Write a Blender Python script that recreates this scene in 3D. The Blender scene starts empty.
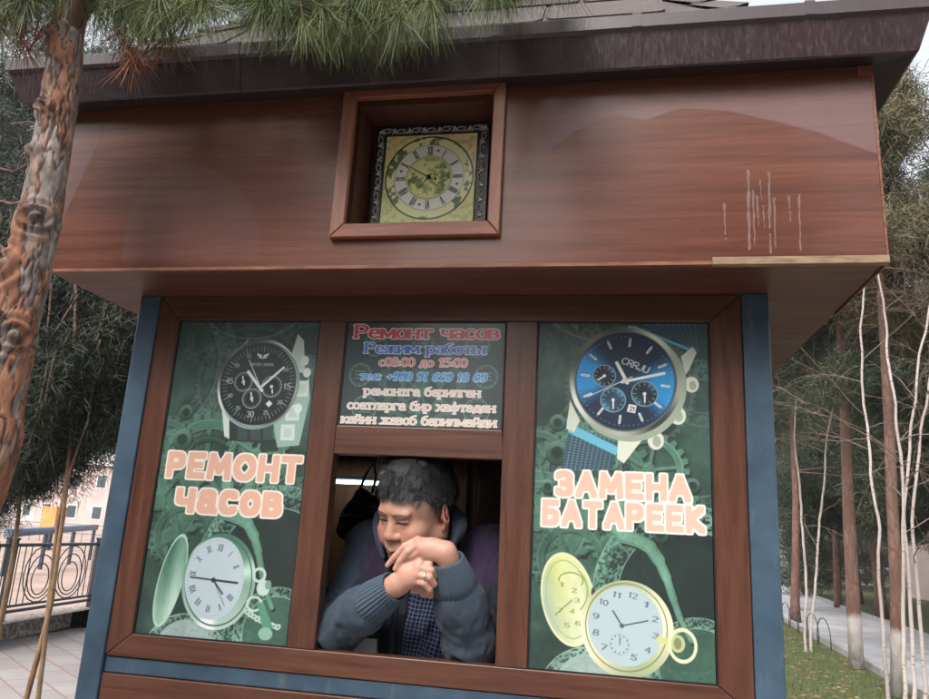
import bpy, bmesh, math, random
import numpy as np
from mathutils import Vector, Matrix, Euler, noise as mnoise

R_ = math.radians
scn = bpy.context.scene
COL = scn.collection

# ------------------------------------------------------------------ camera
PITCH, ROLL, YAW = R_(13.908), R_(-3.2506), R_(11.0407)
CAMLOC = np.array([0.0, -1.95, 1.55])
FPX, PW, PH = 745.9, 929.0, 699.0
def _rot():
    cp, sp, cr, sr, cy, sy = (math.cos(PITCH), math.sin(PITCH), math.cos(ROLL), math.sin(ROLL), math.cos(YAW), math.sin(YAW))
    Rz = np.array([[cy, -sy, 0], [sy, cy, 0], [0, 0, 1]])
    Rx = np.array([[1, 0, 0], [0, cp, -sp], [0, sp, cp]])
    Ry = np.array([[cr, 0, sr], [0, 1, 0], [-sr, 0, cr]])
    return Rz @ Rx @ Ry
CR = _rot()
cam = bpy.data.cameras.new('camera'); camo = bpy.data.objects.new('camera', cam); COL.objects.link(camo)
cam.sensor_width = 36.0; cam.lens = 36.0 * FPX / PW; cam.clip_start = 0.05; cam.clip_end = 3000
m4 = np.eye(4); m4[:3, 0] = CR[:, 0]; m4[:3, 1] = CR[:, 2]; m4[:3, 2] = -CR[:, 1]; m4[:3, 3] = CAMLOC
camo.matrix_world = Matrix(m4.tolist())
scn.camera = camo
def at(px, py, val, ax=1):
    """a photo pixel measured onto the plane axis=val: metres"""
    d = CR @ np.array([(px - PW / 2) / FPX, 1, -(py - PH / 2) / FPX])
    t = (val - CAMLOC[ax]) / d[ax]
    return CAMLOC + t * d

# ------------------------------------------------------------------ world + sun (overcast daylight)
SUN_EL, SUN_AZ = 46.0, 205.0     # azimuth measured clockwise from +Y (north): the sun stands front left, behind cloud
w = bpy.data.worlds.new('World'); scn.world = w; w.use_nodes = True
nt = w.node_tree; bg = nt.nodes['Background']
sky = nt.nodes.new('ShaderNodeTexSky'); sky.sky_type = 'NISHITA'; sky.sun_disc = False
sky.sun_elevation = R_(SUN_EL); sky.sun_rotation = R_(SUN_AZ); sky.dust_density = 4.0; sky.air_density = 1.2; sky.ozone_density = 1.0
hsv = nt.nodes.new('ShaderNodeHueSaturation'); hsv.inputs['Saturation'].default_value = 0.30
nt.links.new(sky.outputs[0], hsv.inputs['Color']); nt.links.new(hsv.outputs[0], bg.inputs[0])
bg.inputs[1].default_value = 0.15
sun = bpy.data.lights.new('sun', 'SUN'); sun.energy = 1.0; sun.angle = R_(25); sun.color = (1.0, 0.95, 0.88)
suno = bpy.data.objects.new('sun', sun); COL.objects.link(suno)
sd = Vector((math.sin(R_(SUN_AZ)) * math.cos(R_(SUN_EL)), math.cos(R_(SUN_AZ)) * math.cos(R_(SUN_EL)), math.sin(R_(SUN_EL))))
suno.rotation_euler = sd.to_track_quat('Z', 'Y').to_euler(); suno.location = (-3, -4, 8)
scn.view_settings.view_transform = 'Standard'; scn.view_settings.look = 'None'
scn.view_settings.exposure = 1.42; scn.view_settings.gamma = 1.0; scn.view_settings.use_curve_mapping = False

# ------------------------------------------------------------------ helpers
def s2l(c):
    c = np.asarray(c, float)
    return np.where(c <= 0.04045, c / 12.92, ((np.maximum(c, 0) + 0.055) / 1.055) ** 2.4)
def rgb(r, g, b):
    v = s2l([r / 255, g / 255, b / 255]); return (float(v[0]), float(v[1]), float(v[2]), 1.0)

def tag(o, label=None, cat=None, group=None, kind=None):
    if label: o['label'] = label
    if cat: o['category'] = cat
    if group: o['group'] = group
    if kind: o['kind'] = kind
    return o
def empty(name, loc=(0, 0, 0), rz=0.0):
    o = bpy.data.objects.new(name, None); COL.objects.link(o); o.location = loc; o.rotation_euler = (0, 0, rz)
    o.empty_display_size = 0.1
    return o
def link(name, me, parent=None, mats=None, world=True):
    o = bpy.data.objects.new(name, me); COL.objects.link(o)
    if mats:
        for m in (mats if isinstance(mats, (list, tuple)) else [mats]): me.materials.append(m)
    if parent is not None:
        o.parent = parent
        if world:
            chain = Vector((0, 0, 0)); p = parent
            while p is not None: chain += Vector(p.location); p = p.parent
            o.location = -chain
    return o
def mesh_np(name, V, F, smooth=True, mi=None):
    """V (n,3); F (m,k) int array, k = 3 or 4"""
    V = np.asarray(V, np.float32); F = np.asarray(F, np.int32)
    me = bpy.data.meshes.new(name)
    me.vertices.add(len(V)); me.vertices.foreach_set('co', V.ravel())
    k = F.shape[1]
    me.loops.add(F.size); me.loops.foreach_set('vertex_index', F.ravel())
    me.polygons.add(len(F)); me.polygons.foreach_set('loop_start', np.arange(0, F.size, k, dtype=np.int32))
    try: me.polygons.foreach_set('loop_total', np.full(len(F), k, np.int32))
    except Exception: pass
    me.polygons.foreach_set('use_smooth', np.full(len(F), smooth))
    if mi is not None: me.polygons.foreach_set('material_index', np.asarray(mi, np.int32))
    me.update(calc_edges=True); me.validate()
    return me
def set_color(me, C, name='print'):
    a = me.color_attributes.new(name, 'FLOAT_COLOR', 'POINT')
    c4 = np.ones((len(me.vertices), 4), np.float32); c4[:, :3] = C
    a.data.foreach_set('color', c4.ravel())
class MB:
    """collects boxes, prisms, tubes; build() links them as one mesh object"""
    def __init__(s): s.v = []; s.f = []; s.m = []; s.sm = []
    def add(s, vs, fs, mi=0, smooth=False):
        b = len(s.v); s.v += [tuple(map(float, v)) for v in vs]
        for f in fs: s.f.append(tuple(b + i for i in f)); s.m.append(mi); s.sm.append(smooth)
        return s
    def box(s, x0, x1, y0, y1, z0, z1, mi=0):
        vs = [(x0, y0, z0), (x1, y0, z0), (x1, y1, z0), (x0, y1, z0), (x0, y0, z1), (x1, y0, z1), (x1, y1, z1), (x0, y1, z1)]
        return s.add(vs, [(3, 2, 1, 0), (4, 5, 6, 7), (0, 1, 5, 4), (1, 2, 6, 5), (2, 3, 7, 6), (3, 0, 4, 7)], mi)
    def prism_y(s, pts, y0, y1, mi=0):
        """polygon of (x, z) points extruded along y"""
        n = len(pts); vs = [(p[0], y0, p[1]) for p in pts] + [(p[0], y1, p[1]) for p in pts]
        fs = [tuple(range(n)), tuple(range(2 * n - 1, n - 1, -1))] + [(i, i + n, (i + 1) % n + n, (i + 1) % n) for i in range(n)]
        return s.add(vs, fs, mi)
    def prism_x(s, pts, x0, x1, mi=0):
        """polygon of (y, z) points extruded along x"""
        n = len(pts); vs = [(x0, p[0], p[1]) for p in pts] + [(x1, p[0], p[1]) for p in pts]
        fs = [tuple(range(n)), tuple(range(2 * n - 1, n - 1, -1))] + [(i, i + n, (i + 1) % n + n, (i + 1) % n) for i in range(n)]
        return s.add(vs, fs, mi)
    def tube(s, pts, rad, n=10, mi=0, cap=True, jitter=0.0, seed=0):
        pts = [Vector(p) for p in pts]; rs = rad if hasattr(rad, '__len__') else [rad] * len(pts)
        rn = random.Random(seed); b = len(s.v); prev = None
        for i, p in enumerate(pts):
            t = (pts[min(i + 1, len(pts) - 1)] - pts[max(i - 1, 0)])
            if t.length < 1e-9: t = Vector((0, 0, 1))
            t.normalize()
            if prev is None:
                a = t.orthogonal().normalized()
            else:
                a = prev - t * prev.dot(t)
                a = a.normalized() if a.length > 1e-6 else t.orthogonal().normalized()
            prev = a; c = t.cross(a)
            for k in range(n):
                th = 2 * math.pi * k / n; r = rs[i] * (1 + (rn.uniform(-jitter, jitter) if jitter else 0))
                q = p + (a * math.cos(th) + c * math.sin(th)) * r; s.v.append((q.x, q.y, q.z))
        for i in range(len(pts) - 1):
            for k in range(n):
                s.f.append((b + i * n + k, b + i * n + (k + 1) % n, b + (i + 1) * n + (k + 1) % n, b + (i + 1) * n + k)); s.m.append(mi); s.sm.append(True)
        if cap:
            s.f.append(tuple(b + k for k in range(n - 1, -1, -1))); s.m.append(mi); s.sm.append(False)
            e = b + (len(pts) - 1) * n; s.f.append(tuple(e + k for k in range(n))); s.m.append(mi); s.sm.append(False)
        return s
    def build(s, name, mats, parent=None, bevel=0.0, label=None):
        me = bpy.data.meshes.new(name); me.from_pydata(s.v, [], s.f)
        for p, mi, sm in zip(me.polygons, s.m, s.sm): p.material_index = mi; p.use_smooth = sm
        me.update()
        o = link(name, me, parent, mats)
        if label: o['label'] = label
        if bevel:
            b = o.modifiers.new('bevel', 'BEVEL'); b.width = bevel; b.segments = 2; b.limit_method = 'ANGLE'; b.angle_limit = R_(40)
        return o

# ------------------------------------------------------------------ materials
class NM:
    """short node-material writer"""
    def __init__(s, name, rough=0.6, coords='Object', metal=0.0, spec=0.5):
        s.m = bpy.data.materials.new(name); s.m.use_nodes = True; s.t = s.m.node_tree; s.b = s.t.nodes['Principled BSDF']
        s.b.inputs['Roughness'].default_value = rough; s.b.inputs['Metallic'].default_value = metal
        s.b.inputs['Specular IOR Level'].default_value = spec
        s.tc = s.t.nodes.new('ShaderNodeTexCoord'); s.co = s.tc.outputs[coords]
    def L(s, a, b): s.t.links.new(a, b)
    def map(s, scale=(1, 1, 1), rot=(0, 0, 0), loc=(0, 0, 0)):
        n = s.t.nodes.new('ShaderNodeMapping'); n.inputs['Scale'].default_value = scale; n.inputs['Rotation'].default_value = rot
        n.inputs['Location'].default_value = loc; s.L(s.co, n.inputs[0]); return n.outputs[0]
    def noise(s, vec, scale=5, detail=4, rough=0.55, dist=0.0):
        n = s.t.nodes.new('ShaderNodeTexNoise'); n.inputs['Scale'].default_value = scale; n.inputs['Detail'].default_value = detail
        n.inputs['Roughness'].default_value = rough; n.inputs['Distortion'].default_value = dist; s.L(vec, n.inputs['Vector']); return n.outputs['Fac']
    def voro(s, vec, scale=5, feature='F1', out='Distance', rnd=1.0):
        n = s.t.nodes.new('ShaderNodeTexVoronoi'); n.feature = feature; n.inputs['Scale'].default_value = scale
        n.inputs['Randomness'].default_value = rnd; s.L(vec, n.inputs['Vector']); return n.outputs[out]
    def wave(s, vec, scale=5, dist=2, detail=2, axis='X', prof='SIN'):
        n = s.t.nodes.new('ShaderNodeTexWave'); n.bands_direction = axis; n.wave_profile = prof; n.inputs['Scale'].default_value = scale
        n.inputs['Distortion'].default_value = dist; n.inputs['Detail'].default_value = detail; s.L(vec, n.inputs['Vector']); return n.outputs['Fac']
    def ramp(s, fac, stops):
        n = s.t.nodes.new('ShaderNodeValToRGB'); e = n.color_ramp.elements
        while len(e) < len(stops): e.new(0.5)
        for el, (p, c) in zip(e, stops): el.position = p; el.color = c if hasattr(c, '__len__') else (c, c, c, 1)
        s.L(fac, n.inputs[0]); return n.outputs[0]
    def mix(s, fac, a, b, mode='MIX'):
        n = s.t.nodes.new('ShaderNodeMix'); n.data_type = 'RGBA'; n.blend_type = mode
        for i, v in ((0, fac), (6, a), (7, b)):
            if hasattr(v, 'is_linked') or hasattr(v, 'links'): s.L(v, n.inputs[i])
            else: n.inputs[i].default_value = v
        return n.outputs[2]
    def math(s, op, a, b=0.0):
        n = s.t.nodes.new('ShaderNodeMath'); n.operation = op
        for i, v in ((0, a), (1, b)):
            if hasattr(v, 'links'): s.L(v, n.inputs[i])
            else: n.inputs[i].default_value = v
        return n.outputs[0]
    def attr(s, name):
        n = s.t.nodes.new('ShaderNodeAttribute'); n.attribute_name = name; return n.outputs['Color']
    def base(s, c):
        if hasattr(c, 'links'): s.L(c, s.b.inputs['Base Color'])
        else: s.b.inputs['Base Color'].default_value = c
        return s
    def rough(s, v): s.L(v, s.b.inputs['Roughness']); return s
    def bump(s, h, strength=0.3, dist=0.002):
        n = s.t.nodes.new('ShaderNodeBump'); n.inputs['Strength'].default_value = strength; n.inputs['Distance'].default_value = dist
        s.L(h, n.inputs['Height']); s.L(n.outputs[0], s.b.inputs['Normal']); return s
def M_noise(name, c1, c2, scale=8, rough=0.6, bump=0.2, bdist=0.002, stretch=(1, 1, 1), detail=5, metal=0.0, spec=0.5, lo=0.35, hi=0.65):
    n = NM(name, rough, metal=metal, spec=spec); v = n.map(stretch); f = n.noise(v, scale, detail)
    n.base(n.ramp(f, [(lo, c1), (hi, c2)]))
    if bump: n.bump(f, bump, bdist)
    return n.m
def M_wood(name, c1, c2, c3, axis='X', rough=0.35, scale=1.0, seam=0.0):
    st = {'X': (0.9, 20, 20), 'Z': (14, 14, 1.2), 'Y': (14, 1.2, 14)}[axis]
    n = NM(name, rough); v = n.map(tuple(a * scale for a in st))
    f = n.noise(v, 1.6, 6, 0.60, 0.7); g = n.noise(n.map(tuple(a * scale * 6 for a in st)), 2.2, 3, 0.6)
    big = n.noise(n.map((1.5, 1.5, 1.5)), 1.3, 2)
    c = n.ramp(f, [(0.28, c1), (0.5, c2), (0.72, c3)])
    c = n.mix(n.ramp(g, [(0.42, 0.0), (0.75, 0.45)]), c, c1)
    c = n.mix(n.ramp(big, [(0.35, 0.0), (0.7, 0.35)]), c, c2)
    pore = n.noise(n.map(tuple(a * scale * (3.2 if a > 5 else 2.0) for a in st)), 3.0, 4, 0.7); c = n.mix(n.ramp(pore, [(0.56, 0.0), (0.68, 0.38)]), c, tuple(q * .45 for q in c1[:3]) + (1,))
    dust = n.noise(n.map((1, 1, 1)), 150, 2, 0.8); c = n.mix(n.ramp(dust, [(0.72, 0.0), (0.78, 0.35)]), c, rgb(170, 150, 136))
    n.base(c); n.bump(g, 0.12, 0.0006)
    n.rough(n.ramp(big, [(0.3, rough * 0.85), (0.7, rough * 1.2)]))
    return n.m

MAT = {}
MAT['header'] = M_wood('header_laminate', rgb(70, 37, 26), rgb(98, 55, 39), rgb(115, 70, 51), 'X', 0.34)
_hb = MAT['header'].node_tree.nodes['Principled BSDF']; _hb.inputs['Specular IOR Level'].default_value = 0.3; _hb.inputs['Coat Weight'].default_value = 0.22; _hb.inputs['Coat Roughness'].default_value = 0.10
MAT['underside'] = M_wood('underside_laminate', rgb(66, 35, 26), rgb(96, 54, 40), rgb(112, 68, 52), 'X', 0.5)
MAT['frame_h'] = M_wood('frame_wood_horizontal', rgb(60, 35, 27), rgb(88, 54, 41), rgb(105, 70, 54), 'X', 0.33, 1.8)
MAT['frame_v'] = M_wood('frame_wood_vertical', rgb(60, 35, 27), rgb(88, 54, 41), rgb(105, 70, 54), 'Z', 0.33, 1.8)
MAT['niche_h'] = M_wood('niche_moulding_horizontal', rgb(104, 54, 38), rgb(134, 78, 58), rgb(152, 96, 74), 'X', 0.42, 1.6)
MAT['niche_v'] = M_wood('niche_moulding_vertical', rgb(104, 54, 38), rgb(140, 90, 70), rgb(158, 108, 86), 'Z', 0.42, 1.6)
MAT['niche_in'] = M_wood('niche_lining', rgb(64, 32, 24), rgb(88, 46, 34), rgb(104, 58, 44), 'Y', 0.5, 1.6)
MAT['edging'] = M_noise('raw_board_edge', rgb(112, 88, 68), rgb(146, 122, 98), 20, 0.75, 0.25, 0.001, (1, 6, 6))
MAT['edging2'] = M_noise('worn_edge_band', rgb(98, 54, 36), rgb(136, 86, 60), 16, 0.6, 0.2, 0.001, (1, 6, 6))
def _blue():
    n = NM('blue_grey_steel', 0.42); v = n.map((1, 1, 1))
    a = n.noise(v, 7, 6, 0.6); b = n.noise(n.map((6, 6, 1.2)), 5, 5, 0.7)
    c = n.ramp(a, [(0.3, rgb(44, 62, 78)), (0.7, rgb(66, 88, 106))])
    c = n.mix(n.ramp(b, [(0.58, 0.0), (0.78, 0.65)]), c, rgb(104, 112, 112))
    s = n.noise(v, 38, 3, 0.7); c = n.mix(n.ramp(s, [(0.68, 0.0), (0.76, 0.8)]), c, rgb(96, 66, 48))
    n.base(c); n.bump(a, 0.15, 0.002); return n.m
MAT['blue'] = _blue()
def _gutter():
    n = NM('brown_gutter_metal', 0.3); v = n.map((150, 150, 14)); f = n.noise(v, 1.0, 5, 0.7); a = n.noise(n.map((1, 1, 1)), 3, 4)
    drip = n.noise(n.map((95, 95, 9)), 1.0, 3, 0.6)
    c = n.ramp(a, [(0.3, rgb(50, 36, 39)), (0.7, rgb(64, 48, 51))])
    c = n.mix(n.ramp(f, [(0.56, 0.0), (0.66, 0.4)]), c, rgb(88, 72, 70))
    c = n.mix(n.ramp(drip, [(0.6, 0.0), (0.7, 0.4)]), c, rgb(44, 30, 30))
    n.base(c); n.rough(n.ramp(f, [(0.4, 0.28), (0.7, 0.55)])); return n.m
MAT['gutter'] = _gutter()
MAT['soffit'] = M_noise('dark_soffit', rgb(40, 26, 24), rgb(52, 36, 32), 6, 0.6, 0.1)
def _shingle():
    n = NM('asphalt_shingle', 0.9); v = n.map((1, 1, 1)); g = n.noise(v, 260, 2, 0.7); a = n.noise(v, 5, 4)
    c = n.ramp(g, [(0.35, rgb(66, 58, 58)), (0.55, rgb(98, 90, 88)), (0.7, rgb(132, 124, 120))])
    c = n.mix(n.ramp(a, [(0.35, 0.0), (0.7, 0.5)]), c, rgb(74, 62, 60)); n.base(c); n.bump(g, 0.6, 0.002); return n.m
MAT['shingle'] = _shingle()
MAT['black'] = M_noise('black_rubber', rgb(14, 14, 15), rgb(22, 22, 24), 9, 0.55, 0.05)
MAT['dark_metal'] = M_noise('dark_paint_metal', rgb(34, 44, 54), rgb(46, 56, 66), 9, 0.45, 0.1)
MAT['chipboard'] = M_wood('inside_chipboard', rgb(92, 60, 38), rgb(126, 86, 56), rgb(146, 104, 72), 'Z', 0.5)
MAT['inside_dark'] = M_noise('inside_dark_panel', rgb(58, 42, 32), rgb(76, 56, 42), 7, 0.6, 0.1)
MAT['white_plastic'] = M_noise('white_plastic', rgb(205, 208, 205), rgb(225, 226, 222), 5, 0.4, 0.0)
# ------------------------------------------------------------------ a 2-D painter for the printed surfaces
def vnoise(X, Y, sc, seed=0):
    r = np.random.RandomState(seed); G = r.rand(64, 64)
    x = X * sc + seed * 3.7; y = Y * sc + seed * 1.3; xi = np.floor(x).astype(int); yi = np.floor(y).astype(int)
    fx = x - xi; fy = y - yi; fx = fx * fx * (3 - 2 * fx); fy = fy * fy * (3 - 2 * fy)
    g = lambda a, b: G[a % 64, b % 64]
    return (g(xi, yi) * (1 - fx) + g(xi + 1, yi) * fx) * (1 - fy) + (g(xi, yi + 1) * (1 - fx) + g(xi + 1, yi + 1) * fx) * fy
def fbm(X, Y, sc, seed=0, o=4):
    t = 0; a = 0.5; n = 0
    for i in range(o): t = t + a * vnoise(X, Y, sc * 2 ** i, seed + i); n += a; a *= 0.55
    return t / n
def arc(cx, cy, rx, ry, a0, a1, n=14):
    return [(cx + rx * math.cos(R_(a0 + (a1 - a0) * i / n)), cy + ry * math.sin(R_(a0 + (a1 - a0) * i / n))) for i in range(n + 1)]
# skeleton letters: (advance width, strokes, serif spots); cap height 1
GL = {}
def _g(ch, w, st, se=()): GL[ch] = (w, st, se)
_g('Р', .62, [[(0, 0), (0, 1)], [(0, 1), (.3, 1)] + arc(.3, .73, .28, .27, 90, -90) + [(0, .46)]], [(0, 0), (0, 1)])
_g('Е', .58, [[(.56, 1), (0, 1), (0, 0), (.58, 0)], [(0, .52), (.46, .52)]], [(0, 0), (0, 1)])
_g('М', .86, [[(0, 0), (.06, 1), (.43, .28), (.8, 1), (.86, 0)]], [(0, 0), (.86, 0), (.05, 1), (.81, 1)])
_g('О', .78, [arc(.39, .5, .39, .5, 0, 360, 28)])
_g('Н', .68, [[(0, 0), (0, 1)], [(.68, 0), (.68, 1)], [(0, .5), (.68, .5)]])
_g('Т', .66, [[(.33, 0), (.33, 1)], [(0, 1), (.66, 1)]], [(.33, 0)])
_g('З', .58, [arc(.24, .75, .3, .25, 150, -90) + [(.18, .5)], [(.18, .5)] + arc(.25, .25, .32, .26, 90, -150)])
_g('А', .74, [[(0, 0), (.37, 1), (.74, 0)], [(.15, .33), (.59, .33)]])
_g('Б', .62, [[(.56, 1), (0, 1), (0, 0), (.3, 0)] + arc(.3, .28, .3, .28, -90, 90) + [(0, .56)]])
_g('К', .64, [[(0, 0), (0, 1)], [(.6, 1), (.04, .5), (.64, 0)]])
x_ = .68
_g('р', .5, [[(0, -.3), (0, x_)], arc(.22, x_ / 2, .24, x_ / 2, 0, 360, 20)], [(0, -.3), (-.04, x_)])
_g('е', .48, [[(.02, .36), (.46, .36)] + arc(.24, x_ / 2, .24, x_ / 2, 5, 315)])
_g('м', .72, [[(.02, 0), (.04, x_), (.36, .1), (.66, x_), (.7, 0)]], [(0, 0), (.7, 0), (.0, x_), (.7, x_)])
_g('о', .48, [arc(.24, x_ / 2, .24, x_ / 2, 0, 360, 20)])
_g('н', .52, [[(0, 0), (0, x_)], [(.5, 0), (.5, x_)], [(0, .36), (.5, .36)]], [(0, 0), (0, x_), (.5, 0), (.5, x_)])
_g('т', .52, [[(.26, 0), (.26, x_)], [(0, x_ - .1), (0, x_), (.52, x_), (.52, x_ - .1)]], [(.26, 0)])
_g('ч', .48, [[(.46, 0), (.46, x_)], [(0, x_), (0, .42)] + arc(.16, .42, .16, .14, 180, 270) + [(.46, .32)]], [(.46, 0), (0, x_), (.46, x_)])
_g('а', .46, [[(.04, x_ - .12)] + arc(.22, x_ - .16, .2, .16, 130, 0) + [(.42, .04), (.5, 0)], arc(.2, .19, .2, .19, 0, 360, 16)])
_g('с', .44, [arc(.24, x_ / 2, .24, x_ / 2, 45, 315)])
_g('в', .46, [[(0, 0), (0, x_), (.22, x_)] + arc(.22, x_ - .16, .18, .16, 90, -90) + [(.02, .36)], [(.22, .36)] + arc(.22, .18, .22, .18, 90, -90) + [(0, 0)]], [(0, 0), (0, x_)])
_g('ж', .78, [[(.38, 0), (.38, x_)], [(.04, x_), (.38, .34), (.0, 0)], [(.72, x_), (.38, .34), (.76, 0)]], [(.38, 0), (.38, x_), (0, 0), (.76, 0)])
_g('и', .54, [[(0, x_), (0, 0)], [(0, .06), (.52, x_ - .06)], [(.52, 0), (.52, x_)]], [(0, 0), (0, x_), (.52, 0), (.52, x_)])
_g('й', .54, [[(0, x_), (0, 0)], [(0, .06), (.52, x_ - .06)], [(.52, 0), (.52, x_)], arc(.26, .98, .14, .12, 190, 350)], [(0, 0), (0, x_), (.52, 0), (.52, x_)])
_g('б', .5, [arc(.25, .32, .25, .32, 0, 360, 20), [(.0, .4), (.05, .8), (.22, .92), (.44, 1.0)]])
_g('ы', .72, [[(0, x_), (0, 0), (.2, 0)] + arc(.2, .18, .2, .18, -90, 90) + [(0, .36)], [(.7, 0), (.7, x_)]], [(0, x_), (.7, 0), (.7, x_)])
_g('д', .6, [[(.0, -.14), (.0, .0), (.58, 0), (.58, -.14)], [(.1, 0), (.22, x_), (.48, x_), (.48, 0)]])
_g('л', .54, [[(0, .02), (.08, .04), (.2, x_), (.5, x_), (.5, 0)]], [(.5, 0), (.5, x_)])
_g('г', .42, [[(0, 0), (0, x_), (.4, x_), (.4, x_ - .14)]], [(0, 0)])
_g('х', .52, [[(0, 0), (.5, x_)], [(0, x_), (.52, 0)]], [(0, 0), (.02, x_), (.5, x_), (.52, 0)])
_g('ф', .68, [[(.33, -.3), (.33, 1)], arc(.33, x_ / 2, .33, x_ / 2 - .02, 0, 360, 24)], [(.33, -.3)])
_g('к', .5, [[(0, 0), (0, x_)], [(.46, x_), (.04, .34), (.5, 0)]], [(0, 0), (0, x_), (.5, 0)])
_g('0', .5, [arc(.25, .5, .25, .5, 0, 360, 22)])
_g('1', .36, [[(.04, .8), (.2, 1), (.2, 0)]], [(.2, 0)])
_g('2', .5, [arc(.24, .74, .24, .26, 160, -20) + [(.02, 0), (.5, 0)]])
_g('3', .5, [arc(.22, .75, .24, .25, 150, -90), arc(.22, .25, .26, .25, 90, -150)])
_g('4', .52, [[(.4, 0), (.4, 1), (0, .3), (.52, .3)]])
_g('5', .5, [[(.46, 1), (.06, 1), (.04, .55)] + arc(.2, .32, .28, .32, 110, -140)])
_g('6', .5, [arc(.25, .3, .25, .3, 0, 360, 18), [(.0, .32)] + arc(.3, .5, .3, .5, 175, 70)])
_g('7', .46, [[(0, 1), (.46, 1), (.14, 0)]])
_g('8', .5, [arc(.25, .75, .2, .25, 0, 360, 18), arc(.25, .25, .25, .26, 0, 360, 18)])
_g('9', .5, [arc(.25, .7, .25, .3, 0, 360, 18), [(.5, .68)] + arc(.2, .5, .3, .5, 5, -110)])
_g(':', .16, [[(.08, .1), (.08, .12)], [(.08, .52), (.08, .54)]])
_g('+', .5, [[(.02, .42), (.48, .42)], [(.25, .18), (.25, .66)]])
_g(' ', .34, [])
_g('C', .6, [arc(.32, .5, .32, .5, 50, 310)]); _g('R', .56, [[(0, 0), (0, 1), (.3, 1)] + arc(.3, .74, .22, .26, 90, -90) + [(0, .48)], [(.28, .48), (.56, 0)]])
_g('J', .46, [[(.42, 1), (.42, .25)] + arc(.21, .25, .21, .25, 0, -180)]); _g('U', .56, [[(0, 1), (0, .28)] + arc(.28, .28, .28, .28, 180, 360) + [(.56, 1)]])
_g('E', .5, [[(.5, 1), (0, 1), (0, 0), (.5, 0)], [(0, .5), (.4, .5)]]); _g('M', .7, [[(0, 0), (0, 1), (.35, .3), (.7, 1), (.7, 0)]])
_g('P', .5, [[(0, 0), (0, 1), (.26, 1)] + arc(.26, .74, .24, .26, 90, -90) + [(0, .48)]]); _g('O', .7, [arc(.35, .5, .35, .5, 0, 360, 20)])
_g('I', .1, [[(.05, 0), (.05, 1)]]); _g('A', .64, [[(0, 0), (.32, 1), (.64, 0)], [(.12, .34), (.52, .34)]]); _g('N', .6, [[(0, 0), (0, 1), (.6, 0), (.6, 1)]])
_g('V', .6, [[(0, 1), (.3, 0), (.6, 1)]]); _g('X', .6, [[(0, 1), (.6, 0)], [(0, 0), (.6, 1)]])

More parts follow.
